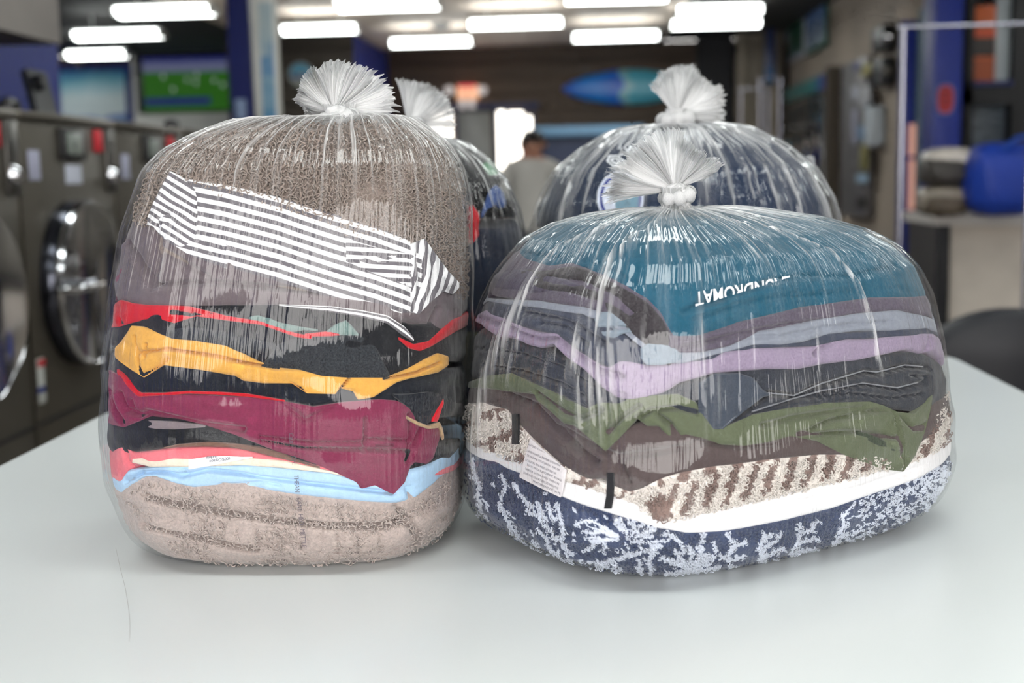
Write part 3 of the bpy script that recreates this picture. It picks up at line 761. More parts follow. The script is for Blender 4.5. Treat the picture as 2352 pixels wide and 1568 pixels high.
# notice cluster
e = empty('vending_panel', (XR, 10, 1.2), 'tall narrow dispenser with colourful cards on the grey wall', 'dispenser')
wall_rect('cabinet', 1955, 2010, 128, 500, plain('dispenser_grey', (132, 130, 132), .4, .3), e, 0, .08)
for (a0, a1, t, b, c) in ((1980, 2002, 141, 170, (172, 164, 100)), (1962, 1976, 140, 160, (90, 96, 140)), (1958, 1972, 195, 228, (190, 194, 206)), (1976, 2000, 195, 240, (196, 198, 204)),
                          (1990, 2001, 240, 275, (50, 104, 130)), (1974, 2000, 285, 318, (116, 150, 186)), (1960, 1970, 250, 330, (168, 170, 190)), (1980, 1998, 330, 390, (140, 134, 84)), (1972, 1998, 400, 420, (160, 190, 215)), (1974, 1992, 455, 478, (40, 38, 38))):
    wall_rect('card', a0, a1, t, b, plain('card_%d_%d' % (a0, t), c, .5), e, .08, .09, .002)
e = empty('white_dispenser', (XR, 9.7, 1.5), 'slim white dispenser beside the card panel', 'dispenser')
wall_rect('case', 2015, 2034, 242, 332, plain('case_white', (206, 216, 224), .4), e, 0, .10, .01)
wall_rect('nozzle', 2018, 2030, 326, 336, M_paper, e, 0, .08, .003)
for (t, b, lab) in ((56, 112, 'small black wall box with a shiny lens, upper of two'), (130, 194, 'small black wall box, lower of two')):
    e = empty('speaker_box', (XR, 9.45, 1.9), lab, 'speaker')
    wall_rect('box_body', 2030, 2056, t, b, M_dark, e, 0, .10, .008)
    yy = atX(2043, 80, XR - .1)[1]; zz = atX(2043, (t + b) / 2, XR - .1)[2]
    MB().lathe([(.035, 0), (.03, -.02), (.012, -.03)], (XR - .1, yy, zz), 'x', 20).build('lens', M_chrome if t < 100 else M_steel, e)
# chrome laundry carts with hanging rails
M_rack = plain('rack_chrome', (176, 176, 190), 0.25, 0.9, var=0.02)
def cart(px0, px1, ptop, Y, label, base_z=0.25, rail_px=None):
    p0, p1 = at(px0, ptop, Y), at(px1, ptop, Y)
    e = empty('laundry_cart', ((p0[0] + p1[0]) / 2, Y, 0), label, 'laundry cart')
    z = float(p0[2])
    for p in (p0, p1):
        MB().tube([(p[0], Y, .12), (p[0], Y, z - .05), (p[0], Y, z)], .009, 12).build('post', M_rack, e)
    MB().tube([(p0[0] - .02, Y, z), (p1[0] + .02, Y, z)], .008, 12).build('rail', M_rack, e)
    for zz in (.28, .55):
        MB().tube([(p0[0], Y - .28, zz), (p1[0], Y - .28, zz), (p1[0], Y + .28, zz), (p0[0], Y + .28, zz), (p0[0], Y - .28, zz)], .012, 8).build('basket_hoop', M_chrome, e)
    nx = 7
    for k in range(nx):
        x = p0[0] + (p1[0] - p0[0]) * k / (nx - 1)
        MB().tube([(x, Y - .28, .55), (x, Y - .28, .28), (x, Y + .28, .28), (x, Y + .28, .55)], .004, 6).build('basket_wire', M_chrome, e)
    for x in (p0[0], p1[0]):
        for s in (-.25, .25):
            MB().lathe([(.05, -.015), (.05, .015)], (x, Y + s, .05), 'x', 18).build('caster', M_dark, e)
            MB().box(x - .02, x + .02, Y + s - .02, Y + s + .02, .06, .28).build('caster_fork', M_chrome, e)
    return e
cart(2076, 2372, 62, 5.1, 'chrome laundry cart with a tall hanging rail in front of the blue door')
cart(1702, 1764, 205, 10.6, 'chrome laundry cart standing by the far wall, lower rail')
cart(1746, 1792, 180, 9.8, 'chrome laundry cart beside the dryer bank, taller rail')
# blue door with narrow warm slots
q0, q1 = at(2072, 40, 9.0), at(2116, 40, 9.0)
e = empty('door_2', ((q0[0] + q1[0]) / 2, 9.0, 0), 'blue door with two narrow warm slots beside the pillar', 'door'); e['kind'] = 'structure'
MB().bbox(q0[0], q1[0], 9.0, 9.06, 0.01, q0[2], .006).build('door_leaf', M_blue, e)
for (t, b) in ((285, 358), (366, 482)):
    a_, b_ = at(2087, t, 9.0), at(2102, b, 9.0)
    MB().bbox(a_[0], b_[0], 8.985, 9.0, b_[2], a_[2], .002).build('slot_strip', emit('warm_slot', (226, 168, 150), .55), e)  # warm emissive strips on the door leaf
a_, b_ = at(2112, 20, 8.95), at(2150, 20, 8.95)
MB().bbox(a_[0], b_[0], 8.95, 9.05, 0, a_[2], .006).build('door_post', plain('post_greygreen', (116, 140, 146), .5), e)
a_, b_ = at(2062, 45, 8.98), at(2145, 10, 8.98)
MB().bbox(a_[0], b_[0], 8.96, 9.08, a_[2] - .01, a_[2] + .09, .006).build('door_head', M_conc, e)
# blue pillar with red oval sign
q0, q1 = at(2147, 100, 8.3), at(2212, 100, 8.3)
struct(MB().bbox(q0[0], q1[0], 8.3, 8.6, 0, CZ, .006).build('pillar_service', M_blue))
q = at(2171, 228, 8.29)
e = empty('oval_sign', q, 'upright red oval emblem with a pale rim on the blue pillar', 'sign')
def oval(rx, rz, y0, y1, nm, mat):
    pts = []
    for t in np.linspace(0, 2 * pi, 40, endpoint=False):
        c, s = cos(t), sin(t)
        pts.append((q[0] + rx * abs(c) ** .7 * (1 if c > 0 else -1), q[2] + rz * abs(s) ** .7 * (1 if s > 0 else -1)))
    MB().prism(pts, y0, y1, 'y').build(nm, mat, e)
oval(.062, .098, 8.285, 8.30, 'rim', plain('emblem_rim', (96, 110, 170), .5))
oval(.050, .086, 8.280, 8.286, 'field', plain('emblem_red', (176, 44, 52), .5))
for (z, w) in ((.045, .028), (.005, .036), (-.035, .030)):
    MB().bbox(q[0] - w, q[0] + w, 8.277, 8.281, q[2] + z - .009, q[2] + z + .009, .002).build('emblem_bar', plain('emblem_dark', (128, 26, 32), .5), e)
# dark shelving with boxes
a_, b_ = at(2214, -40, 9.2), at(2400, 480, 9.2)
e = empty('storage_shelf', ((a_[0] + b_[0]) / 2, 9.3, 0), 'dark storage shelf behind the service counter', 'shelf')
M_nook = plain('shelf_black', (20, 20, 24), .6)
MB().box(a_[0], b_[0], 9.5, 9.55, 0, a_[2]).build('back_panel', M_nook, e)
MB().box(a_[0], a_[0] + .04, 9.05, 9.55, 0, a_[2]).build('side_panel', M_nook, e)
s_ = at(2330, 100, 9.05)
MB().box(s_[0], s_[0] + .12, 9.05, 9.55, 0, a_[2]).build('side_panel', M_nook, e)
zsh = at(2270, 186, 9.05)[2]
MB().box(a_[0], s_[0], 9.05, 9.5, zsh - .03, zsh).build('shelf_board', plain('shelf_navy', (22, 34, 92), .5), e)
MB().box(a_[0], s_[0], 9.05, 9.5, zsh - .16, zsh - .04).build('shelf_board', M_nook, e)
def carton(px0, px1, pyt, Y, mat, label, nm, band=None, d=.3, zbase=None):
    z0 = zsh if zbase is None else zbase
    a0, a1 = at(px0, pyt, Y), at(px1, pyt, Y)
    e = empty(nm, ((a0[0] + a1[0]) / 2, Y + d / 2, z0), label, 'box')
    MB().bbox(a0[0], a1[0], Y, Y + d, z0, a0[2], .006).build('carton_body', mat, e)
    MB().box(a0[0] - .001, a1[0] + .001, Y - .003, Y + d, a0[2] - .012, a0[2] + .004).build('lid', mat, e)
    if band:
        h = a0[2] - z0
        for (f0, f1, c) in band:
            MB().box(a0[0] + .004, a1[0] - .004, Y - .005, Y - .001, z0 + h * f0, z0 + h * f1).build('print_band', plain('band_%d%d%d' % c, c, .5), e)
    return e
carton(2228, 2288, 15, 9.1, plain('carton_orange', (196, 96, 48), .5), 'orange cardboard box on the dark shelf', 'orange_box', [(.34, .58, (52, 44, 42)), (.62, .66, (206, 60, 50)), (0.0, .3, (158, 74, 36))])
carton(2290, 2324, -5, 9.12, plain('carton_white', (176, 186, 190), .5), 'pale grey white box beside the orange box', 'pale_box')
zc0 = at(2270, 345, 9.1)[2]
MB().box(a_[0] + .04, s_[0], 9.05, 9.5, zc0 - .05, zc0 - .01).build('shelf_board', M_nook, bpy.data.objects['storage_shelf'])
carton(2232, 2326, 222, 9.2, plain('carton_slate', (92, 102, 112), .5), 'slate grey box on the lower dark shelf', 'slate_box', zbase=zc0 - .01)

# service counter
z_ct = at(2230, 487, 7.9)[2]
q0 = at(2112, 487, 7.9)
e = empty('folding_counter', (3.0, 8.0, 0), 'white topped counter with grey front panel, bags on it', 'counter')
M_ctf = plain('counter_front_grey', (214, 204, 192), .6, var=.12, scale=3)
def slab(y0a, y0b, xa, xb, dy, z0, z1, nm, mat):
    MB().add([(xa, y0a, z0), (xb, y0b, z0), (xb, y0b + dy, z0), (xa, y0a + dy, z0), (xa, y0a, z1), (xb, y0b, z1), (xb, y0b + dy, z1), (xa, y0a + dy, z1)],
             [(0, 3, 2, 1), (4, 5, 6, 7), (0, 1, 5, 4), (1, 2, 6, 5), (2, 3, 7, 6), (3, 0, 4, 7)]).build(nm, mat, e)
xr = 4.2
slab(7.55, 6.6, q0[0], xr, .75, z_ct - .06, z_ct, 'counter_top', plain('counter_white', (222, 218, 212), .35))
slab(7.60, 6.65, q0[0] + .07, xr, .65, .34, z_ct - .06, 'front_panel', M_ctf)
slab(7.585, 7.55, q0[0] + .02, q0[0] + .09, .66, 0, z_ct - .06, 'end_post', M_dark)
slab(7.62, 6.67, q0[0] + .09, xr, .6, .24, .30, 'foot_rail', M_steel)
slab(7.7, 6.75, q0[0] + .2, xr, .45, .0, .24, 'plinth', M_dark)
# things on the counter are built with the bags below

# black chair at the table's far end
q = at(2290, 800, 3.9)
e = empty('waiting_chair', (q[0] + .15, 3.95, 0), 'black padded chair beside the far corner of the white table', 'chair')
M_ch = plain('black_leatherette', (20, 21, 30), .5, var=.1)
x0, z_top = float(at(2205, 800, 3.9)[0]), float(at(2320, 745, 3.9)[2])
def cushion(nm, x0, x1, y0, y1, z0, z1, par, mat, r=.06):
    bm = bmesh.new(); bmesh.ops.create_cube(bm, size=1)
    for v in bm.verts: v.co = ((x0 + x1) / 2 + v.co.x * (x1 - x0), (y0 + y1) / 2 + v.co.y * (y1 - y0), (z0 + z1) / 2 + v.co.z * (z1 - z0))
    bmesh.ops.bevel(bm, geom=bm.edges[:], offset=r, segments=5, affect='EDGES', profile=.5)
    me = bpy.data.meshes.new(nm); bm.to_mesh(me); bm.free(); me.polygons.foreach_set('use_smooth', np.ones(len(me.polygons), bool))
    return link(nm, me, mat, par)
cushion('seat', x0, x0 + .52, 3.72, 4.22, .38, .50, e, M_ch, .05)
n = 18; V = []
for (yy, ins) in ((4.16, .03), (4.18, 0.0), (4.28, 0.0), (4.30, .03)):
    arc = [(x0 - .02 + ins, .50)] + [(x0 + .26 - (.28 - ins) * cos(t), z_top - .16 + (.17 - ins) * sin(t)) for t in np.linspace(0, pi, n)] + [(x0 + .54 - ins, .50)]
    V += [(q_[0], yy, q_[1]) for q_ in arc]
m = n + 2
Fs = [(i * m + k, i * m + (k + 1) % m, (i + 1) * m + (k + 1) % m, (i + 1) * m + k) for i in range(3) for k in range(m)] + [tuple(range(m)), tuple(range(3 * m, 4 * m))]
MB().add(V, Fs).build('backrest', M_ch, e, 70)
cushion('armrest', x0 - .04, x0 + .04, 3.70, 4.25, .62, .70, e, M_ch, .03)
cushion('armrest', x0 + .48, x0 + .56, 3.70, 4.25, .62, .70, e, M_ch, .03)
for sx in (x0 + .0, x0 + .52):
    for sy in (3.75, 4.2):
        MB().tube([(sx, sy, 0), (sx, sy, .66 if sy < 4 else .5)], .014, 10).build('leg', M_steel, e)

# ================================================================== FOLDING TABLE
def rounded(x0, x1, y0, y1, r, n=10):
    P = []
    for (cx, cy, a0) in ((x1 - r, y1 - r, 0), (x0 + r, y1 - r, pi / 2), (x0 + r, y0 + r, pi), (x1 - r, y0 + r, 3 * pi / 2)):
        for k in range(n + 1):
            t = a0 + pi / 2 * k / n; P.append((cx + r * cos(t), cy + r * sin(t)))
    return P
def rounded_slab(x0, x1, y0, y1, r, z0, z1, e_):
    rings = [(0, z0), (0, z1 - e_)] + [(e_ * (1 - cos(t)), z1 - e_ + e_ * sin(t)) for t in np.linspace(0, pi / 2, 5)[1:]]
    V = []; Fs = []; n = None
    for (ins, z) in rings:
        P = rounded(x0 + ins, x1 - ins, y0 + ins, y1 - ins, r - ins); n = len(P); V += [(p[0], p[1], z) for p in P]
    for i in range(len(rings) - 1):
        for k in range(n): Fs.append((i * n + k, i * n + (k + 1) % n, (i + 1) * n + (k + 1) % n, (i + 1) * n + k))
    Fs += [tuple(range(n))[::-1], tuple(range((len(rings) - 1) * n, len(rings) * n))]
    return MB().add(V, Fs)
M_table = plain('white_laminate', (222, 227, 227), .28, var=.015, scale=1.2, spec=.45)
e = empty('folding_table', (-.03, 1.65, 0), 'large white laminate folding table carrying the bags of laundry', 'table')
rounded_slab(-.872, .80, .45, 2.84, .10, TZ - .035, TZ, .006).build('tabletop', M_table, e, 30)
for sx in (-.72, .65):
    for sy in (.65, 2.6):
        MB().bbox(sx - .03, sx + .03, sy - .03, sy + .03, 0, TZ - .1, .006).build('leg', M_steel, e)
MB().bbox(-.75, .68, .62, 2.63, TZ - .11, TZ - .035, .006).build('apron', M_steel, e)

# ================================================================== BAGS OF LAUNDRY
class Bag:
    """A filled bag: rounded cross-sections (superellipse) stacked along z. rows: (z above table, scale, centre x)."""
    def __init__(s, rows, cy, a, b, n, rot, inset=0.006, z0=TZ):
        r = np.array(sorted(rows)); s.z, s.sc, s.cxv = r[:, 0], r[:, 1], r[:, 2]
        s.cy, s.a, s.b, s.n, s.rot, s.inset, s.z0 = cy, a, b, n, rot, inset, z0
        s.cr, s.sr = cos(rot), sin(rot)
    def prof(s, z):
        h = z - s.z0
        return np.interp(h, s.z, s.sc), np.interp(h, s.z, s.cxv)
    def f(s, P, off):
        sc, cx = s.prof(P[..., 2]); o = off * .42 - s.inset
        X = P[..., 0] - cx; Y = P[..., 1] - s.cy
        x = X * s.cr + Y * s.sr; y = -X * s.sr + Y * s.cr
        A = np.maximum(s.a * sc + o, 1e-4); B = np.maximum(s.b * sc + o, 1e-4)
        v = (np.abs(x / A) ** s.n + np.abs(y / B) ** s.n) ** (1 / s.n) - 1
        h = P[..., 2] - s.z0
        top = h - (s.z[-1] + np.minimum(o, 0)); bot = -h
        v = np.where(top > 0, v + 1 + top * 40, v); return np.where(bot > 0, np.maximum(v, bot * 20), v)
    def surf(s, px, py, off=0.0):
        px, py = np.broadcast_arrays(np.asarray(px, float), np.asarray(py, float)); shp = px.shape
        px, py = px.ravel(), py.ravel(); off = np.broadcast_to(np.asarray(off, float), shp).ravel()
        d = ray(px, py); d = d / d[:, 1:2]
        T = np.linspace(s.cy - .42, s.cy + .30, 150)
        prev = np.full(len(px), 9.0); lo = np.full(len(px), np.nan); best = np.full(len(px), 9.0); bt = np.full(len(px), s.cy)
        for t in T:
            v = s.f(CAM + d * t, off)
            hit = np.isnan(lo) & (v <= 0)
            lo[hit] = t - (T[1] - T[0])
            m = v < best; best[m] = v[m]; bt[m] = t
        miss = np.isnan(lo)
        l = np.where(miss, bt, lo); h = l + (T[1] - T[0])
        for _ in range(14):
            m = (l + h) / 2; v = s.f(CAM + d * m[:, None], off); i = v <= 0
            h = np.where(i, m, h); l = np.where(i, l, m)
        t = np.where(miss, bt, h)
        return (CAM + d * t[:, None]).reshape(shp + (3,))
    def tz(s, P):
        sc, cx = s.prof(P[..., 2]); X = P[..., 0] - cx; Y = P[..., 1] - s.cy
        x = X * s.cr + Y * s.sr; y = -X * s.sr + Y * s.cr
        return np.arctan2(y, x), P[..., 2]
    def ring(s, th, z, off=0.0, scale=1.0):
        sc, cx = s.prof(z); o = off * .42 - s.inset
        A = np.maximum(s.a * sc + o, .002) * scale; B = np.maximum(s.b * sc + o, .002) * scale
        c, q = np.cos(th), np.sin(th)
        # direction-true superellipse in terms of angle
        r = (np.abs(c / A) ** s.n + np.abs(q / B) ** s.n) ** (-1 / s.n)
        x, y = r * c, r * q
        return np.stack(np.broadcast_arrays(cx + x * s.cr - y * s.sr, s.cy + x * s.sr + y * s.cr, z), -1)
    def front(s):                               # angle (local) that faces the camera
        return -pi / 2 - s.rot
    def unw(s, th):                             # angle measured from the back, continuous over the front
        return np.mod(th - (s.front() + pi), 2 * pi)
    def curve(s, pts):
        """pixel polyline on the contents -> z as a periodic function of u = unw(theta)"""
        P = np.array(pts, float)
        Q = s.surf(P[:, 0], P[:, 1]); th, z = s.tz(Q); u = s.unw(th)
        o = np.argsort(u); u, z = u[o], z[o]
        u, i = np.unique(np.round(u, 4), return_index=True); z = z[i]
        ue = np.concatenate([[u[-1] - 2 * pi], u, [u[0] + 2 * pi]]); ze = np.concatenate([[z[-1]], z, [z[0]]])
        return (lambda q: np.interp(q, ue, ze)), u[0], u[-1]
    def line(s, pts):
        P = np.array(pts, float); n = []
        for a, b in zip(P[:-1], P[1:]): n += [a + (b - a) * t for t in np.linspace(0, 1, max(2, int(np.hypot(*(b - a)) / 6)), endpoint=False)]
        n = np.array(n + [P[-1]]); th, z = s.tz(s.surf(n[:, 0], n[:, 1])); return s.unw(th), z
NSEED = [100]
def lsmooth(y, k=3):
    yy = np.pad(y, k, mode='edge'); return np.convolve(yy, np.ones(2 * k + 1) / (2 * k + 1), 'valid')
def displace(bag, U, Z, wr, wf, creases):
    NSEED[0] += 1
    rm = bag.a * .9
    d = np.zeros_like(U)
    if wr:
        n = Noise(NSEED[0], 16, wf * .5, wf * 3.0, (0.7, 1.4)); d += wr * 2.4 * n(U * rm, Z)
    for cr in creases:
        pts, w, dep = cr[:3]
        uu, zz = bag.line(pts); dm = np.full(U.shape, 9.0); sg = np.zeros(U.shape)
        for a, b in zip(uu, zz):
            dd = np.hypot((U - a) * rm, Z - b); m = dd < dm; dm = np.where(m, dd, dm); sg = np.where(m, Z - b, sg)
        d -= dep * 4.6 * np.exp(-(dm / (w * .8)) ** 2)
        if len(cr) > 3:                          # a step: the side below the line is raised
            d += cr[3] * 1.6 * np.exp(-(dm / (w * 5)) ** 2) * np.where(sg < 0, 1, 0)
    return d
def garment(name, bag, top, bot, base, bulge, mat, label, cat='clothing', p=4, tuck=.006, wr=.0012, wf=18, creases=(), nr=16, group=None, color=None, parent=None, nf=230):
    """a folded garment lying flat right through the bag: rounded fold all round, closed above and below"""
    ft, *_ = bag.curve(top); fb, *_ = bag.curve(bot)
    u = np.concatenate([np.linspace(0, 1.45, 26, endpoint=False), np.linspace(1.45, 2 * pi - 1.45, nf), np.linspace(2 * pi - 1.45, 2 * pi, 27)[1:-1]])
    th = u + bag.front() + pi
    zt, zb = ft(u), fb(u)
    zb = np.minimum(zb, zt - .002)
    v = np.linspace(0, 1, nr)[:, None]
    Z = zt + (zb - zt) * v; U = np.broadcast_to(u, Z.shape)
    m = np.abs(2 * v - 1)
    off = base + bulge * (1 - m ** p) - tuck * m ** 10
    off = off + displace(bag, U, Z, wr, wf, creases) * (1 - m ** 6)
    P = bag.ring(np.broadcast_to(th, Z.shape), Z, off)
    rows = [P]
    nc = len(u)
    capT = [bag.ring(th, zt, off[0], s) for s in (.35, .7)]; capB = [bag.ring(th, zb, off[-1], s) for s in (.7, .35)]
    A = np.concatenate([np.stack(capT), P, np.stack(capB)], 0); nrr = A.shape[0]
    V = A.reshape(-1, 3); Fc = gridfaces(nrr, nc, True)
    t0 = A[0].mean(0); t1 = A[-1].mean(0); k = len(V)
    V = np.vstack([V, t0, t1])
    j = np.arange(nc); jn = (j + 1) % nc
    tri = np.concatenate([np.stack([np.full(nc, k), j, jn, jn], -1), np.stack([np.full(nc, k + 1), (nrr - 1) * nc + jn, (nrr - 1) * nc + j, (nrr - 1) * nc + j], -1)])
    faces = [tuple(q) for q in Fc] + [tuple(q[:3]) for q in tri]
    me = mesh_np(name, V, faces)
    if color is not None:
        px, py = proj(V); setattr_c(me, 'Col', color(px, py, V))
    o = link(name, me, mat, parent)
    if parent is None: tag(o, label, cat, group)
    elif label: o['label'] = label
    return o
def flap(name, bag, top, bot, base, bulge, mat, label=None, cat='clothing', p=4, thick=.006, wr=.0008, wf=25, creases=(), nc=70, nr=14, uvf=None, parent=None, color=None, cl=.004):
    """a hanging panel or corner of cloth over the stack: closed sheet with thickness"""
    T, B = np.array(top, float), np.array(bot, float)
    xs = np.linspace(max(T[0, 0], B[0, 0]), min(T[-1, 0], B[-1, 0]), nc)
    yt, yb = np.interp(xs, T[:, 0], T[:, 1]), np.interp(xs, B[:, 0], B[:, 1])
    yb = np.maximum(yb, yt + .5)
    v = np.linspace(0, 1, nr)[:, None]; PX = np.broadcast_to(xs, (nr, nc)); PY = yt + (yb - yt) * v
    Q = bag.surf(PX, PY, base); th, Z = bag.tz(Q); U = bag.unw(th)
    mv = np.abs(2 * v - 1); mu = np.abs(np.linspace(-1, 1, nc))[None, :]
    e_ = (1 - mv ** p) * (1 - mu ** 20)
    off = base + bulge * e_ + np.maximum(displace(bag, U, Z, wr, wf, creases), -(cl + bulge)) * (1 - mv ** 6)
    Pf = bag.ring(th, Z, off)
    Pb = bag.ring(th, Z, base - thick)
    n = nr * nc; V = np.concatenate([Pf.reshape(-1, 3), Pb.reshape(-1, 3)])
    g = gridfaces(nr, nc); fb = g[:, ::-1] + n
    idx = np.arange(n).reshape(nr, nc)
    loop = np.concatenate([idx[0, :-1], idx[:-1, -1], idx[-1, :0:-1], idx[:0:-1, 0]]); ln = np.roll(loop, -1)
    side = np.stack([loop, ln, ln + n, loop + n], -1)
    me = mesh_np(name, V, np.concatenate([g, fb, side]), sharp=60)
    if uvf is not None:
        uvv = uvf(PX, PY, v, yt); setuv(me, np.concatenate([np.stack([PX * .01, uvv], -1).reshape(-1, 2)] * 2))
    if color is not None:
        px, py = proj(V); setattr_c(me, 'Col', color(px, py, V))
    o = link(name, me, mat, parent)
    if parent is None: tag(o, label, cat)
    elif label: o['label'] = label
    return o
def dome(name, bag, bot, base, mat, label, cat, wr=.0015, wf=12, creases=(), apex=None, color=None, nr=70):
    """the topmost folded item: rounded over the crown of the stack"""
    fb, *_ = bag.curve(bot)
    u = np.concatenate([np.linspace(0, 1.45, 30, endpoint=False), np.linspace(1.45, 2 * pi - 1.45, 240), np.linspace(2 * pi - 1.45, 2 * pi, 31)[1:-1]])
    th = u + bag.front() + pi; zb = fb(u)
    zz = np.linspace(bag.z0 + .02, bag.z0 + bag.z[-1], 600); sc, _ = bag.prof(zz)
    q = np.concatenate([[0], np.cumsum(np.hypot(np.diff(zz), np.diff(sc) * bag.a))]); q /= q[-1]
    qb = np.interp(zb, zz, q); v = np.linspace(0, 1, nr)[:, None]
    Qv = qb + (1 - qb) * v; Z = np.interp(Qv, q, zz)
    U = np.broadcast_to(u, Z.shape)
    tuck = np.clip(1 - v * 12, 0, 1) ** 2 * .008
    off = base - tuck + displace(bag, U, Z, wr, wf, creases) * ss(0, .1, v)
    P = bag.ring(np.broadcast_to(th, Z.shape), Z, off)
    P[..., 2] = np.minimum(P[..., 2], P[..., 2] - bag.inset * ss(.55, 1, v) * .9)
    cap = np.stack([bag.ring(th, zb, base - .01, s) for s in (.05, .5)])
    A = np.concatenate([cap, P]); nc = len(u); nrr = A.shape[0]; V = A.reshape(-1, 3)
    Fc = gridfaces(nrr, nc, True)
    k = len(V); V = np.vstack([V, A[-1].mean(0) - np.array([0, 0, .002])]); j = np.arange(nc); jn = (j + 1) % nc
    faces = [tuple(x) for x in Fc[:, ::-1]] + [(k, (nrr - 1) * nc + a_, (nrr - 1) * nc + b_) for a_, b_ in zip(j, jn)]
    me = mesh_np(name, V, faces)
    if color is not None:
        px, py = proj(V); setattr_c(me, 'Col', color(px, py, V))
    o = link(name, me, mat); tag(o, label, cat); return o
# terry loops --------------------------------------------------------
def loops(name, P, Nn, mat, parent, size=.0045, rad=.0007, col=None, seed=1, lay=0.55):
    r = np.random.default_rng(seed); n = len(P)
    Nn = Nn / np.linalg.norm(Nn, axis=1, keepdims=True)
    a = r.normal(size=(n, 3)); a[:, 2] -= .6
    t = a - (a * Nn).sum(1, keepdims=True) * Nn; t /= np.linalg.norm(t, axis=1, keepdims=True); b = np.cross(Nn, t)
    s = size * r.uniform(.7, 1.25, n)
    m = 5; ang = np.linspace(.1, pi - .1, m); V = np.zeros((n, m * 3, 3))
    for i, g in enumerate(ang):
        cen = P + (t * (-np.cos(g)) * .5 + Nn * (np.sin(g) * (1 - lay * .6))) * s[:, None] + b * (np.sin(g) * lay * .6 * s)[:, None]
        tan = t * np.sin(g) + Nn * np.cos(g)
        n1 = b; n2 = np.cross(tan, b)
        for k in range(3):
            w = 2 * pi * k / 3; V[:, i * 3 + k] = cen + (n1 * cos(w) + n2 * sin(w)) * rad
    tmpl = []
    for i in range(m - 1):
        for k in range(3): tmpl.append((i * 3 + k, i * 3 + (k + 1) % 3, (i + 1) * 3 + (k + 1) % 3, (i + 1) * 3 + k))
    Fc = (np.array(tmpl)[None] + (np.arange(n) * m * 3)[:, None, None]).reshape(-1, 4)
    me = mesh_np(name, V.reshape(-1, 3), Fc)
    if col is not None: setattr_c(me, 'Col', np.repeat(col, m * 3, 0))
    o = link(name, me, mat, parent); o['kind'] = 'stuff'; return o
def normals(bag, P, off):
    e_ = 1e-3; g = np.stack([bag.f(P + np.eye(3)[k] * e_, off) - bag.f(P - np.eye(3)[k] * e_, off) for k in range(3)], -1)
    return g
def scatter_px(bag, top, bot, step, off, jitter=.5, seed=3):
    r = np.random.default_rng(seed); T, B = np.array(top, float), np.array(bot, float)
    x0, x1 = T[0, 0], T[-1, 0]; ys = min(T[:, 1].min(), B[:, 1].min()), max(T[:, 1].max(), B[:, 1].max())
    X, Y = np.meshgrid(np.arange(x0, x1, step), np.arange(ys[0], ys[1], step))
    X = (X + r.uniform(-jitter, jitter, X.shape) * step).ravel(); Y = (Y + r.uniform(-jitter, jitter, Y.shape) * step).ravel()
    k = (Y > np.interp(X, T[:, 0], T[:, 1])) & (Y < np.interp(X, B[:, 0], B[:, 1])); X, Y = X[k], Y[k]
    P = bag.surf(X, Y, off); v = np.abs(bag.f(P, off)) < .01; return P[v], X[v], Y[v]

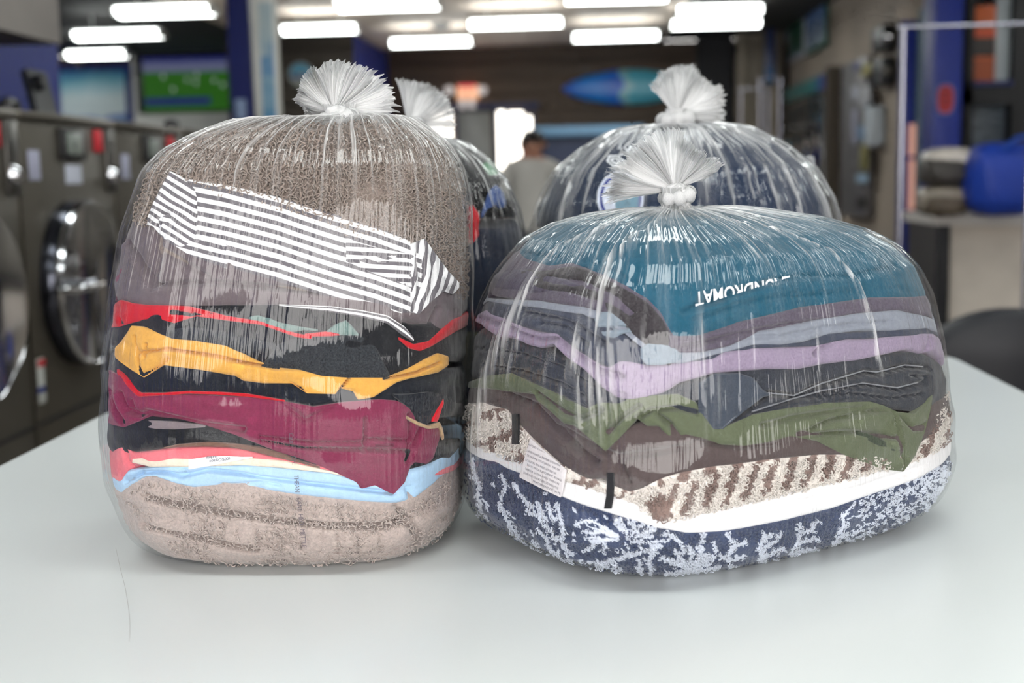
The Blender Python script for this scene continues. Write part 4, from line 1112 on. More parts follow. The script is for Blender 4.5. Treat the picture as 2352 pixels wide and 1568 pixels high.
# film ---------------------------------------------------------------
def film(bag, rows, parent, mat, seed, neck, amp=(.0060, .0010), side_frost=.03, folds=(), nth=1200, nr=150, frost_len=.17, off=.0018, dents=.0010):
    """the bag itself: rows (z, scale, cx) incl. the gathered neck; pleats run from the neck down over the shoulders"""
    r = np.array(rows); zz, sc, cx = r[:, 0], r[:, 1], r[:, 2]
    q = np.concatenate([[0], np.cumsum(np.hypot(np.diff(zz), np.diff(sc) * bag.a))]); Lq = q[-1]
    qs = np.concatenate([np.linspace(0, Lq * .55, int(nr * .4), endpoint=False), np.linspace(Lq * .55, Lq, nr - int(nr * .4))])
    Z, S, CX = np.interp(qs, q, zz), np.interp(qs, q, sc), np.interp(qs, q, cx)
    Z, S, CX = lsmooth(Z, 2), lsmooth(S, 2), lsmooth(CX, 2)
    th = np.linspace(0, 2 * pi, nth, endpoint=False); dist = (Lq - qs)[:, None]     # metres from the neck along the film
    g1 = periodic(seed, 18, 60, 9); g2 = periodic(seed + 1, 60, 150, 12); g3 = periodic(seed + 2, 5, 14, 6)
    wob = .03 * np.sin(dist * 14 + 3 * th) * ss(.04, .3, dist)
    T = th[None] + wob
    ridge = lambda x: 1 - np.abs(np.clip(x, -2, 2)) / 1.0
    near = np.exp(-(dist / .10) ** 2); mid = np.exp(-(dist / .22) ** 2); far = 1 - mid
    disp = amp[0] * (1.3 * near + .55 * mid) * (ridge(g1(T)) * .8 + ridge(g2(T)) * .45) + amp[1] * far * (ridge(g1(T)) * .35 + g3(T) * .6)
    N1 = Noise(seed + 5, 14, 1.2, 5.0)
    disp += dents * far * N1(T * .9, dist * 5)
    S2 = S[:, None]; fr = .95 * np.exp(-(dist / (frost_len * .38)) ** 2) + 2.1 * np.exp(-(dist / frost_len) ** 2) * np.clip(np.clip(1 - 1.3 * np.abs(g1(T)), 0, 1) * .7 + np.clip(1 - 1.5 * np.abs(g2(T)), 0, 1) * .6, 0, 1) ** 1.9  # milky plies at the neck, whitened further as highlight streaks
    fr = fr + side_frost * (1 + .8 * np.clip(g2(T) - .4, 0, 1) * far)
    u = np.mod(T - (bag.front() + pi), 2 * pi)
    for fo in folds:                                           # long folds in the film, whitened to carry their highlights
        if isinstance(fo[0], list):                            # drawn as a line down the bag
            pts, w, am, fz = fo; uu, zl = bag.line(pts)
            rz = np.argsort(zz[1:-3]); dl = Lq - np.interp(zl - bag.z0, zz[1:-3][rz], q[1:-3][rz]); o_ = np.argsort(dl)
            uc = np.interp(dist, dl[o_], uu[o_]); d0, d1 = dl.min(), dl.max()
            wv = w * (.55 + .45 * ss(d0, (d0 + d1) / 2, dist))
        else:
            u0, d0, d1, w, am, fz, sl = fo; uc = u0 + sl * dist; wv = w
        k = np.exp(-((u - uc) / wv) ** 2) * ss(d0 - .02, d0 + .03, dist) * (1 - ss(d1 - .10, d1, dist))
        k2 = k * (.55 + .45 * np.clip(periodic(seed + 9, 90, 200, 8)(T), -1, 1))
        disp += am * k2; fr = fr + fz * k2
    disp = disp * np.clip(S2 * 2.2, .10, 1)
    A = np.maximum(bag.a * S2 + off, .003) + disp; B = np.maximum(bag.b * S2 + off, .003) + disp
    n = np.where(S2 < .35, 2 + (bag.n - 2) * ss(.05, .35, S2), bag.n)
    c, s_ = np.cos(th)[None], np.sin(th)[None]
    rr = (np.abs(c / A) ** n + np.abs(s_ / B) ** n) ** (-1 / n)
    zd = np.where(S2 < .8, disp * .7 * ss(.9, .5, S2), 0) * 0 + disp * np.clip(1 - S2, 0, .8)
    x, y = rr * c, rr * s_
    ycen = bag.cy + (0 if neck is None else neck * ss(.75, .05, S2))
    P = np.stack(np.broadcast_arrays(CX[:, None] + x * bag.cr - y * bag.sr, ycen + x * bag.sr + y * bag.cr, bag.z0 + Z[:, None] + zd), -1)
    P[..., 2] = np.maximum(P[..., 2], bag.z0 + .0015)
    V = P.reshape(-1, 3); Fc = gridfaces(nr, nth, True)[:, ::-1]
    me = mesh_np('bag_film', V, Fc)
    # close the underside
    bm = bmesh.new(); bm.from_mesh(me); bm.verts.ensure_lookup_table(); bm.faces.new([bm.verts[i] for i in range(nth)][::-1]); bm.to_mesh(me); bm.free()
    setattr_f(me, 'frost_glint', np.clip(fr, 0, .95))
    U = np.broadcast_to(th[None] / (2 * pi) * 6, (nr, nth)); Vv = np.broadcast_to(dist * 6, (nr, nth))
    setuv(me, np.stack([U, Vv], -1).reshape(-1, 2))
    return link('bag_film', me, mat, parent)
def tuft(center, Y, sheets, parent, mat, seed):
    """fan of gathered film above the knot. sheets: list of [(angle deg, radius px)...], y shift, pleats, curl"""
    K = at(center[0], center[1], Y); k = np.linalg.norm(K - CAM) / F * 1.0
    for i, (prof, ysh, npl, curl) in enumerate(sheets):
        pr = np.array(sorted(prof), float); nc, nr = 220, 26
        a = np.linspace(pr[0, 0], pr[-1, 0], nc); rng = np.random.default_rng(seed + i)
        R = np.interp(a, pr[:, 0], pr[:, 1]) * k
        t = np.linspace(0, 1, nc)
        jag = periodic(seed + i, 6, 60, 12)(t * 2 * pi); pl = periodic(seed + 40 + i, 2, int(npl * 1.3), 8)(t * 2 * pi + .5 * np.sin(t * 11 + seed))
        R = R * (1 + .045 * jag)
        r = np.linspace(.04, 1, nr)[:, None]
        ang = np.radians(a)[None] + .05 * np.sin(r * 4 + t * 9) * r
        x = r * R * np.cos(ang); z = r * R * np.sin(ang)
        d = (.0050 * r ** .8 * pl + .0008 * r * periodic(seed + 80 + i, 30, 80, 9)(t * 2 * pi)) + curl * r ** 2 * np.sin(t * pi * 1.3 + i) + ysh * r
        d = d + .006 * ss(.8, 1, r) * jag
        P = K + x[..., None] * RIGHT + z[..., None] * UP + d[..., None] * FWD
        me = mesh_np('tuft_sheet', P.reshape(-1, 3), gridfaces(nr, nc))
        fr = np.clip(.95 - .36 * ss(.3, 1.0, r) + .14 * pl * ss(.15, .6, r), .12, .95)
        setattr_f(me, 'frost_glint', np.broadcast_to(fr, (nr, nc)))
        setuv(me, np.stack(np.broadcast_arrays(t[None] * 4, r * .5), -1).reshape(-1, 2))
        link('tuft_sheet', me, mat, parent)
def knot(center, Y, w, h, parent, mat, seed, lumps=()):
    K = at(center[0], center[1], Y); k = np.linalg.norm(K - CAM) / F
    nt_, npf = 72, 40; u = np.linspace(0, 2 * pi, nt_, endpoint=False); v = np.linspace(0, pi, npf)[:, None]
    n1 = periodic(seed, 6, 16, 6); nz = Noise(seed + 1, 10, .6, 2.2)
    rad = np.sin(v) ** .6 * w / 2 * k * (1 + .06 * n1(u + v * 1.2) + .10 * nz(u / 1.5, v))
    z = np.cos(v) * h / 2 * k + 0 * u
    P = K + (rad * np.cos(u))[..., None] * RIGHT + z[..., None] * UP + (rad * np.sin(u))[..., None] * FWD
    V = P.reshape(-1, 3); me = mesh_np('knot', V, gridfaces(npf, nt_, True)); setattr_f(me, 'frost_glint', np.full(len(V), .85)); setuv(me, np.stack(np.broadcast_arrays(u / 6 + 0 * v, v), -1).reshape(-1, 2))
    o = link('knot', me, mat, parent)
    # the band of film wound round the neck
    t = np.linspace(0, 2 * pi, 40)
    path = [K + RIGHT * (w * .46 * k * cos(a)) + FWD * (w * .46 * k * sin(a)) + UP * (h * k * (.04 + .16 * sin(a + .6))) for a in t]
    mb = MB(); mb.tube(path, [.0075 * (k / .0005) * (1 + .22 * sin(7 * a) + .12 * sin(17 * a)) for a in t], 12)
    o2 = mb.build('knot_wrap', mat, o, 180); me2 = o2.data; setattr_f(me2, 'frost_glint', np.full(len(me2.vertices), .85)); me2.uv_layers.new(name='UVMap')
    return o
M_film = film_material('clear_film')
M_tuft = film_material('gathered_film', bump=.15, streak=(14, 1.5), rough=.16, refl=.5, frost_gain=1.25, spread=(.7, 1.15))

# ------------------------------------------------------------------ tall bag (beside the washers)
LR = [(0.0, .70, -.331), (.004, .80, -.331), (.012, .875, -.332), (.026, .925, -.334), (.045, .955, -.337), (.087, .985, -.341), (.139, .999, -.3414), (.216, .991, -.337), (.307, .962, -.3276),
      (.367, .923, -.319), (.392, .895, -.315), (.422, .849, -.3128), (.446, .757, -.3076), (.462, .62, -.300), (.472, .45, -.288), (.476, .2, -.278), (.477, .0, -.277)]
LB = Bag(LR, 1.44, .2, .195, 3.2, 0.0)
towel_t = fabric('taupe_terry', (142, 128, 120), .22, 420, .6, 320, .35)
towel_b = fabric('taupe_terry_pale', (198, 181, 174), .16, 380, .6, 300, .35)
M_loopt = fabric('taupe_loops', (168, 152, 142), .12, 300, .1, 500, .3)
M_loopb = fabric('taupe_loops_pale', (206, 190, 183), .10, 300, .1, 500, .3)
tt = dome('folded_towel', LB, [(262, 560), (300, 560), (400, 600), (600, 650), (800, 690), (950, 705), (1078, 705)], .001, towel_t,
          'taupe terry towel folded at the top of the tall bag', 'towel', wr=.0016, wf=9)
P, X, Y_ = scatter_px(LB, [(315, 470), (345, 395), (420, 318), (520, 280), (640, 270), (780, 268), (900, 285), (1000, 335), (1050, 385), (1072, 470)],
                      [(315, 520), (345, 520), (380, 430), (440, 440), (640, 480), (800, 540), (940, 580), (1010, 640), (1050, 690), (1072, 690)], 7.0, .001)
loops('terry_loops', P, normals(LB, P, .001), M_loopt, tt, .0058, .0008, seed=4)
grey = fabric('grey_jersey', (118, 107, 111), .05)
garment('grey_shirt', LB, [(262, 500), (295, 515), (360, 508), (420, 560), (600, 600), (800, 640), (950, 660), (1078, 660)],
        [(255, 690), (293, 692), (322, 702), (429, 704), (640, 701), (760, 713), (880, 731), (950, 752), (985, 783), (1020, 760), (1060, 722), (1078, 716)],
        .0025, .004, grey, 'taupe grey jersey shirt under the striped shirt', 'shirt', nr=40,
        creases=[([(300, 560), (330, 610), (355, 655)], .004, .006, .004), ([(355, 655), (368, 600), (372, 520)], .003, .006), ([(355, 655), (480, 648), (620, 660), (760, 672), (880, 690)], .003, .005, .003),
                 ([(372, 570), (420, 600), (480, 635)], .003, .004), ([(930, 740), (985, 752), (1000, 710)], .004, .005)])
mar = fabric('maroon_twill', (138, 52, 84), .10, 500, .3, 900)
flap('maroon_edge', LB, [(264, 560), (275, 540), (292, 550)], [(264, 690), (275, 660), (292, 640)], .0035, .003, mar, 'maroon cloth edge tucked beside the grey shirt', 'clothing', nc=20)
red = fabric('red_jersey', (214, 28, 44), .05)
black = fabric('black_jersey', (36, 37, 42), .14)
heather = fabric('charcoal_heather', (56, 59, 64), .5, 700)
teal_g = fabric('grey_teal_jersey', (112, 138, 134), .16, 500)
garment('black_shirt', LB, [(250, 692), (330, 694), (640, 694), (800, 705), (950, 745), (1078, 705)], [(250, 800), (300, 790), (440, 800), (600, 840), (740, 872), (890, 875), (1000, 830), (1078, 830)],
        -.001, .004, black, 'black shirt folded between the grey shirt and the mustard shirt', 'shirt', nr=22)
r_ = flap('red_shirt', LB, [(256, 705), (275, 688), (300, 696), (330, 700), (430, 703), (520, 725), (600, 738), (680, 765), (720, 772)], [(256, 752), (275, 750), (300, 742), (330, 735), (400, 742), (450, 726), (520, 736), (600, 746), (680, 774), (720, 780)],
     .0055, .004, red, 'bright red shirt edge under the grey shirt', 'shirt', nc=110, creases=[([(275, 700), (285, 740)], .003, .004), ([(400, 715), (440, 722), (490, 716)], .003, .003)])
flap('red_hem', LB, [(700, 766), (760, 760), (780, 766)], [(700, 773), (760, 772), (780, 770)], .0055, .002, red, parent=r_, nc=20)
flap('red_corner', LB, [(918, 775), (950, 790), (985, 783), (1005, 765), (1040, 735), (1078, 715)], [(918, 780), (940, 800), (965, 806), (990, 796), (1040, 765), (1078, 745)], .007, .003, red, parent=r_, nc=40)
flap('grey_teal_shirt', LB, [(572, 728), (595, 720), (640, 740), (690, 750), (730, 756)], [(572, 732), (600, 740), (660, 764), (700, 758), (730, 760)], .004, .003, teal_g, 'grey teal cloth peeping out above the charcoal shirt, pointed piece', nc=40)
flap('grey_teal_shirt', LB, [(745, 764), (770, 745), (795, 735), (810, 750), (825, 768)], [(745, 768), (780, 770), (825, 771)], .004, .003, teal_g, 'grey teal cloth peak beside the black shirt', nc=30)
flap('charcoal_shirt', LB, [(600, 840), (640, 790), (690, 772), (760, 770), (830, 770), (860, 790), (880, 830), (895, 860)], [(600, 850), (640, 850), (740, 866), (830, 870), (880, 872), (895, 870)], .0045, .004, heather, 'charcoal heather shirt with white flecks above the mustard shirt', 'shirt', nc=80, nr=22)
flap('charcoal_band', LB, [(380, 755), (440, 752), (540, 765), (640, 790)], [(380, 785), (440, 790), (540, 808), (640, 815)], .002, .003, heather, parent=bpy.data.objects['charcoal_shirt'])
navyj = fabric('navy_black_jersey', (33, 37, 47), .10)
garment('navy_shirt', LB, [(250, 810), (300, 820), (440, 840), (700, 885), (880, 880), (1000, 850), (1078, 840)], [(250, 860), (275, 862), (318, 905), (433, 902), (567, 908), (655, 921), (720, 934), (785, 925), (873, 920), (942, 935), (1000, 960), (1078, 950)],
        .000, .004, navyj, 'dark navy shirt folded under the mustard shirt', 'shirt', nr=22)
must = fabric('mustard_jersey', (222, 166, 80), .06)
flap('mustard_shirt', LB, [(266, 812), (270, 795), (293, 762), (301, 748), (326, 750), (391, 777), (444, 782), (517, 794), (559, 813), (597, 832), (643, 844), (689, 849), (739, 863), (796, 867), (888, 867), (938, 847), (980, 824), (1007, 811), (1028, 817)],
     [(266, 822), (275, 830), (300, 848), (331, 867), (375, 838), (460, 849), (540, 863), (559, 874), (605, 880), (670, 880), (705, 903), (770, 905), (781, 891), (812, 899), (823, 918), (858, 912), (911, 878), (938, 870), (1007, 855), (1028, 840)],
     .0065, .006, must, 'mustard yellow shirt rolled across the middle of the tall bag', 'shirt', nc=300, nr=34, wr=.0014, thick=.02, cl=.013,  # creases cut through so the dark cloth below shades them
     creases=[([(320, 772), (322, 810), (331, 862)], .0016, .006), ([(322, 810), (350, 805), (400, 800)], .0016, .005), ([(345, 790), (340, 818)], .0016, .005), ([(390, 800), (470, 812), (560, 830), (640, 845)], .0016, .006, .003), ([(331, 862), (375, 838), (392, 820)], .0016, .004),
              ([(781, 891), (800, 868)], .0016, .005), ([(670, 880), (690, 890), (700, 900)], .0016, .004), ([(880, 868), (950, 855), (1000, 832)], .0016, .005)])
flap('red_line', LB, [(268, 848), (280, 858), (300, 880), (318, 902), (372, 902), (433, 898), (498, 900), (567, 904), (655, 919)], [(268, 856), (280, 872), (300, 898), (318, 911), (372, 908), (433, 904), (498, 906), (567, 911), (655, 922)], .0085, .002, red, 'thin red hem above the maroon trousers', 'clothing', nc=90, nr=8)
garment('black_trousers', LB, [(248, 950), (330, 950), (450, 970), (700, 1020), (880, 1030), (1078, 1000)], [(250, 1040), (300, 1040), (345, 1034), (394, 1027), (475, 1018), (600, 1030), (720, 1068), (860, 1100), (1000, 1060), (1078, 1050)],
        -.001, .004, black, 'black garment folded between the maroon trousers and the coral shirt', 'clothing', nr=22)
m_ = flap('maroon_trousers', LB, [(249, 850), (256, 855), (275, 862), (318, 910), (433, 906), (567, 912), (655, 922), (720, 934), (785, 924), (873, 917), (911, 920), (942, 934), (955, 965), (974, 980), (995, 975), (1012, 980)],
     [(249, 970), (256, 975), (284, 981), (322, 966), (345, 955), (414, 962), (475, 977), (536, 997), (574, 1012), (632, 1035), (682, 1050), (724, 1065), (777, 1088), (819, 1107), (831, 1122), (861, 1114), (904, 1135), (930, 1107), (942, 1072), (953, 1061), (980, 1065), (995, 1053), (1012, 1000)],
     .0080, .005, mar, 'maroon twill trousers with stitched waistband, lower middle of the tall bag', 'trousers', nc=300, nr=48, thick=.025, cl=.012,
     creases=[([(262, 900), (275, 940), (290, 965)], .004, .007), ([(285, 905), (300, 940), (330, 952), (345, 945), (470, 975), (560, 985)], .004, .006, .003), ([(310, 920), (320, 945)], .003, .005), ([(655, 925), (700, 965), (760, 935)], .004, .003),
              ([(600, 1010), (700, 1028), (820, 1030), (930, 1034)], .0022, .004, .002), ([(600, 1000), (720, 1014), (840, 1012)], .0018, .0025), ([(935, 950), (938, 1000), (930, 1050)], .0025, .005), ([(835, 960), (832, 1030)], .0018, .003), ([(835, 1005), (935, 1010)], .0018, .003), ([(930, 1055), (955, 1000), (965, 975)], .003, .005)])
flap('belt_loop', LB, [(862, 1018), (905, 1018)], [(862, 1026), (905, 1026)], .0135, .001, fabric('maroon_dark', (110, 38, 66), .1), parent=m_, nc=12, nr=4)
flap('navy_corner', LB, [(905, 905), (942, 905), (985, 900), (1022, 905)], [(905, 910), (942, 938), (974, 982), (995, 962), (1022, 915)], .0130, .003, navyj, parent=bpy.data.objects['navy_shirt'], nc=50)
flap('red_tip', LB, [(992, 962), (1005, 935), (1018, 915)], [(992, 968), (1005, 968), (1018, 925)], .0145, .002, red, parent=r_, nc=16)
flap('rope_cord', LB, [(935, 955), (960, 968), (985, 978), (1010, 968), (1018, 985)], [(935, 962), (960, 977), (985, 985), (1010, 982), (1018, 1010)], .0150, .003, fabric('hemp', (178, 150, 118), .2), 'beige cord edge hanging beside the maroon trousers', 'cord', nc=30, nr=6)
flap('grey_sleeve', LB, [(324, 972), (340, 965), (400, 968), (470, 976)], [(324, 976), (340, 984), (400, 986), (470, 981)], .005, .002, fabric('mid_grey', (140, 128, 132), .06), 'grey sleeve edge under the maroon trousers', 'clothing', nc=40, nr=8)
coral = fabric('coral_jersey', (236, 122, 132), .05)
garment('coral_shirt', LB, [(256, 1034), (270, 1026), (287, 1021), (306, 1038), (345, 1035), (394, 1028), (450, 1026), (520, 1027), (560, 1032), (620, 1046), (700, 1061), (760, 1075), (900, 1085), (1078, 1040)],
        [(262, 1128), (284, 1122), (300, 1075), (330, 1062), (430, 1062), (560, 1062), (650, 1068), (760, 1086), (900, 1100), (1078, 1060)], .0015, .003, coral, 'coral pink shirt above the light blue shirt', 'shirt', nr=18, creases=[([(287, 1030), (296, 1060), (305, 1070)], .003, .005)])
flap('brown_shirt', LB, [(376, 1027), (406, 1020), (475, 1015), (536, 1018), (597, 1026), (651, 1041), (704, 1064), (735, 1072)], [(376, 1030), (406, 1026), (475, 1025), (536, 1027), (597, 1040), (651, 1054), (704, 1067), (735, 1075)], .0055, .003, fabric('brown_jersey', (132, 100, 88), .08), 'thin brown cloth edge above the coral shirt', 'clothing', nc=70, nr=8)
cream = fabric('cream_cotton', (234, 220, 202), .06)
flap('cream_shirt', LB, [(304, 1054), (345, 1050), (433, 1054), (563, 1051), (650, 1057), (754, 1080), (800, 1090)], [(304, 1062), (345, 1072), (433, 1072), (563, 1068), (650, 1075), (754, 1086), (800, 1096)], .0065, .003, cream, 'cream cotton edge above the light blue shirt', 'clothing', nc=90, nr=10)
lb_ = fabric('light_blue_cotton', (178, 212, 242), .05)
garment('light_blue_shirt', LB, [(280, 1100), (299, 1077), (345, 1072), (429, 1066), (567, 1066), (651, 1073), (766, 1086), (819, 1100), (900, 1100), (942, 1074), (992, 1062), (1011, 1046), (1040, 1040)],
        [(283, 1135), (303, 1114), (333, 1095), (360, 1093), (402, 1110), (444, 1120), (498, 1116), (513, 1109), (559, 1114), (613, 1126), (689, 1137), (804, 1149), (900, 1156), (946, 1149), (976, 1126), (1007, 1099), (1040, 1070)],
        .002, .004, lb_, 'light blue cotton shirt lying on the lower towel', 'shirt', nr=24,
        creases=[([(295, 1105), (330, 1084), (380, 1084), (420, 1092), (480, 1078), (560, 1088), (600, 1096), (700, 1108), (800, 1120), (900, 1132)], .0025, .005, .002), ([(425, 1078), (418, 1095)], .002, .003), ([(540, 1112), (600, 1106), (640, 1112)], .002, .003), ([(935, 1120), (940, 1145)], .003, .004)])
tb = garment('folded_towel', LB, [(270, 1115), (333, 1090), (420, 1105), (520, 1100), (690, 1125), (900, 1145), (980, 1110), (1010, 1085), (1060, 1060)],
        [(330, 1260), (420, 1300), (600, 1330), (790, 1345), (900, 1340), (1000, 1310), (1050, 1260)], .001, .003, towel_b, 'pale taupe terry towel in thick folds at the bottom of the tall bag', 'towel', nr=60, wr=.0016, wf=30, p=8,
        creases=[([(340, 1140), (420, 1162), (520, 1178), (640, 1195), (760, 1208), (880, 1208), (930, 1190)], .0034, .009, .003), ([(330, 1205), (400, 1222), (480, 1242), (590, 1262)], .003, .008, .003), ([(930, 1190), (910, 1160), (925, 1140)], .003, .006), ([(930, 1190), (960, 1230), (970, 1280)], .005, .006)] +
        [([(x, y), (x + 4, y + 40)], .0016, .003) for x, y in ((470, 1195), (510, 1200), (545, 1202), (590, 1205), (640, 1215), (690, 1222), (735, 1225), (775, 1228), (820, 1228), (870, 1226), (620, 1150), (670, 1160), (720, 1165), (780, 1172), (840, 1176), (440, 1135), (520, 1150))])
P, X, Y_ = scatter_px(LB, [(288, 1140), (333, 1105), (402, 1120), (500, 1125), (613, 1136), (804, 1158), (900, 1165), (976, 1136), (1020, 1100), (1062, 1090)],
                      [(288, 1150), (340, 1215), (420, 1275), (520, 1300), (790, 1325), (900, 1318), (980, 1290), (1040, 1240), (1062, 1200)], 8.0, .002, seed=9)
loops('terry_loops', P, normals(LB, P, .002), M_loopb, tb, .0042, .0008, seed=5, lay=.8)
# striped shirt over the front of the upper towel
M_str = fabric('grey_white_stripes', (240, 240, 242), .03, 300, .2, 800, .2, stripes=(108, 104, 110))
top_m = [(425, 410), (520, 425), (640, 452), (760, 490), (860, 520), (925, 545), (985, 572)]
bot_m = [(425, 580), (470, 600), (520, 612), (600, 634), (700, 665), (780, 690), (850, 706), (920, 722), (960, 716), (985, 690)]
s_ = flap('striped_shirt', LB, top_m, bot_m, .0075, .006, M_str, 'grey and white striped cotton shirt slanting across the tall bag', 'shirt', nc=150, nr=50, thick=.012, wr=.0010, cl=-.0025,
          uvf=lambda PX, PY, v, yt: (PY - yt) / 21.5 + .15 + .35 * np.sin(PX * .006),
          creases=[([(450, 440), (452, 500), (440, 560)], .003, .004), ([(440, 535), (540, 562), (680, 590), (800, 615), (900, 650)], .003, .005, .004), ([(700, 560), (780, 600), (860, 660), (920, 700)], .004, .003), ([(795, 540), (797, 580)], .003, .004)])
flap('collar_fold', LB, [(336, 505), (352, 465), (372, 425), (390, 394), (412, 405), (440, 428), (450, 450)], [(336, 515), (352, 520), (372, 545), (395, 562), (420, 572), (440, 575), (450, 560)], .0145, .003, M_str, parent=s_, nc=60, nr=34,
     uvf=lambda PX, PY, v, yt: (PY - .62 * (PX - 336)) / 19.5, creases=[([(372, 545), (378, 510), (395, 495)], .003, .004)])
flap('side_fold', LB, [(366, 500), (385, 492), (440, 535), (520, 560)], [(366, 520), (378, 550), (440, 588), (520, 616)], .0150, .002, M_str, parent=s_, nc=50, nr=20, uvf=lambda PX, PY, v, yt: (PY - .26 * PX) / 20.0)
flap('sleeve_panel', LB, [(796, 545), (830, 560), (880, 572), (952, 585)], [(796, 600), (860, 628), (900, 640), (952, 665)], .0150, .002, M_str, parent=s_, nc=50, nr=24, uvf=lambda PX, PY, v, yt: (PY - .06 * PX) / 18.5, creases=[([(830, 600), (900, 590), (948, 600)], .003, .003)])
flap('cuff', LB, [(946, 560), (976, 548), (1000, 582), (1030, 622), (1056, 650)], [(946, 715), (962, 722), (990, 692), (1020, 668), (1040, 676), (1056, 660)], .0160, .0025, M_str, parent=s_, nc=60, nr=30,
     uvf=lambda PX, PY, v, yt: (PX + .18 * (PY - 560) + .0012 * (PY - 620) ** 2) / 19.0, creases=[([(952, 560), (955, 640), (950, 700)], .003, .005), ([(975, 550), (985, 620), (978, 690)], .003, .003)])
flap('hem', LB, [(640, 699), (760, 703), (830, 712), (890, 724), (930, 750), (950, 776)], [(640, 702), (760, 716), (830, 728), (890, 742), (930, 772), (950, 784)], .0095, .002, M_str, parent=s_, nc=60, nr=10, uvf=lambda PX, PY, v, yt: v * 1.6 + .3 + 0 * PX)

# printed care tag, upside down
tg = flap('care_tag', LB, [(433, 1055), (480, 1048), (520, 1047), (556, 1049), (580, 1049)], [(433, 1078), (480, 1070), (520, 1062), (556, 1056), (580, 1051)], .0145, .001, fabric('tag_white', (240, 240, 246), .02), 'white cotton tag with upside-down print beside the light blue shirt', 'tag', nc=30, nr=8, thick=.002, wr=0)
M_ink = plain('ink_black', (52, 50, 64), .7)
def surface_text(txt, bag, M, off, mat, name, parent, clip=None, size=1.0, bold=0.0):
    """flat print laid on a surface; M maps text units to picture-plane units: (x,y)->(ox+ax*x+bx*y, oy+ay*x+by*y)"""
    me = text_mesh(txt, size, bold=bold)
    bm = bmesh.new(); bm.from_mesh(me)
    for v in bm.verts:
        x, y = v.co.x, v.co.y; v.co = (M[0] + M[1] * x + M[2] * y, M[3] + M[4] * x + M[5] * y, 0)
    for c in clip or []:
        bmesh.ops.bisect_plane(bm, geom=bm.verts[:] + bm.edges[:] + bm.faces[:], plane_co=(c[0], c[1], 0), plane_no=(c[2], c[3], 0), clear_outer=True)
    bmesh.ops.triangulate(bm, faces=bm.faces[:])
    bm.to_mesh(me); bm.free()
    co = np.empty(len(me.vertices) * 3); me.vertices.foreach_get('co', co); co = co.reshape(-1, 3)
    P = bag.surf(co[:, 0], co[:, 1], off); me.vertices.foreach_set('co', P.astype(np.float32).ravel()); me.update()
    return link(name, me, mat, parent)
surface_text('100%Cotton', LB, (530, -9.6, .4, 1048.5, 1.6, 9.6), .0164, M_ink, 'print', tg, clip=None)
surface_text('Turkey', LB, (501, -9.6, .4, 1045.5, 1.2, 9.2), .0164, M_ink, 'print', tg, clip=[(480, 1046, 0, -1)])

# the bag itself
lbag = empty('laundry_bag', (-.33, 1.44, TZ), 'tall clear plastic laundry bag tied with a knot, nearest the washers', 'plastic bag', 'knotted clear laundry bags')
FL = [(.0015, .55, -.331)] + [(z, s, c) for z, s, c in LR if z > .003 and z < .465] + [(.474, .45, -.286), (.475, .26, -.272), (.469, .13, -.266), (.465, .075, -.264), (.478, .06, -.264), (.492, .075, -.264)]
film(LB, FL, lbag, M_film, 21, -.06, folds=(([(1060, 420), (1066, 560), (1066, 760), (1060, 980), (1050, 1120)], .06, .003, .30), ([(290, 640), (272, 800), (270, 950), (290, 1080)], .03, .002, .10), ([(590, 960), (592, 1010), (600, 1060)], .008, .001, .25), ([(470, 880), (480, 960), (478, 1050)], .02, .001, .08), ([(700, 310), (610, 370), (560, 430)], .02, .003, .4), ([(840, 310), (900, 380), (930, 470)], .02, .003, .4), ([(780, 320), (790, 400), (800, 470)], .02, .003, .35)), side_frost=.010)  # right-edge fold whitened as a bright highlight strip
knot((776, 274), 1.362, 66, 60, lbag, M_tuft, 31)
tuft((768, 258), 1.38, [([(-12, 120), (0, 130), (20, 138), (45, 126), (70, 116), (95, 112), (112, 100)], -.004, 16, .006),
                        ([(40, 118), (70, 112), (100, 108), (125, 108), (142, 100), (150, 92)], .006, 12, .008),
                        ([(148, 84), (158, 98), (168, 84), (174, 64)], .000, 6, -.01), ([(-14, 112), (10, 126), (40, 120), (80, 108), (110, 100)], .010, 14, -.008), ([(172, 70), (180, 62), (186, 50)], -.004, 4, .0)], lbag, M_tuft, 51)
for t_, y0 in (('Caut', 994), ('CH:', 1046), ('THEAN', 1090), ('KANE', 1142), ('HEO', 1180), ('METTLE', 1214)):
    surface_text(t_, LB, (663 + (y0 - 994) * .12, 1.2, 15.5, y0, 12.5, 0), .023, plain('bag_print', (96, 88, 98), .8), 'printed_warning', lbag)

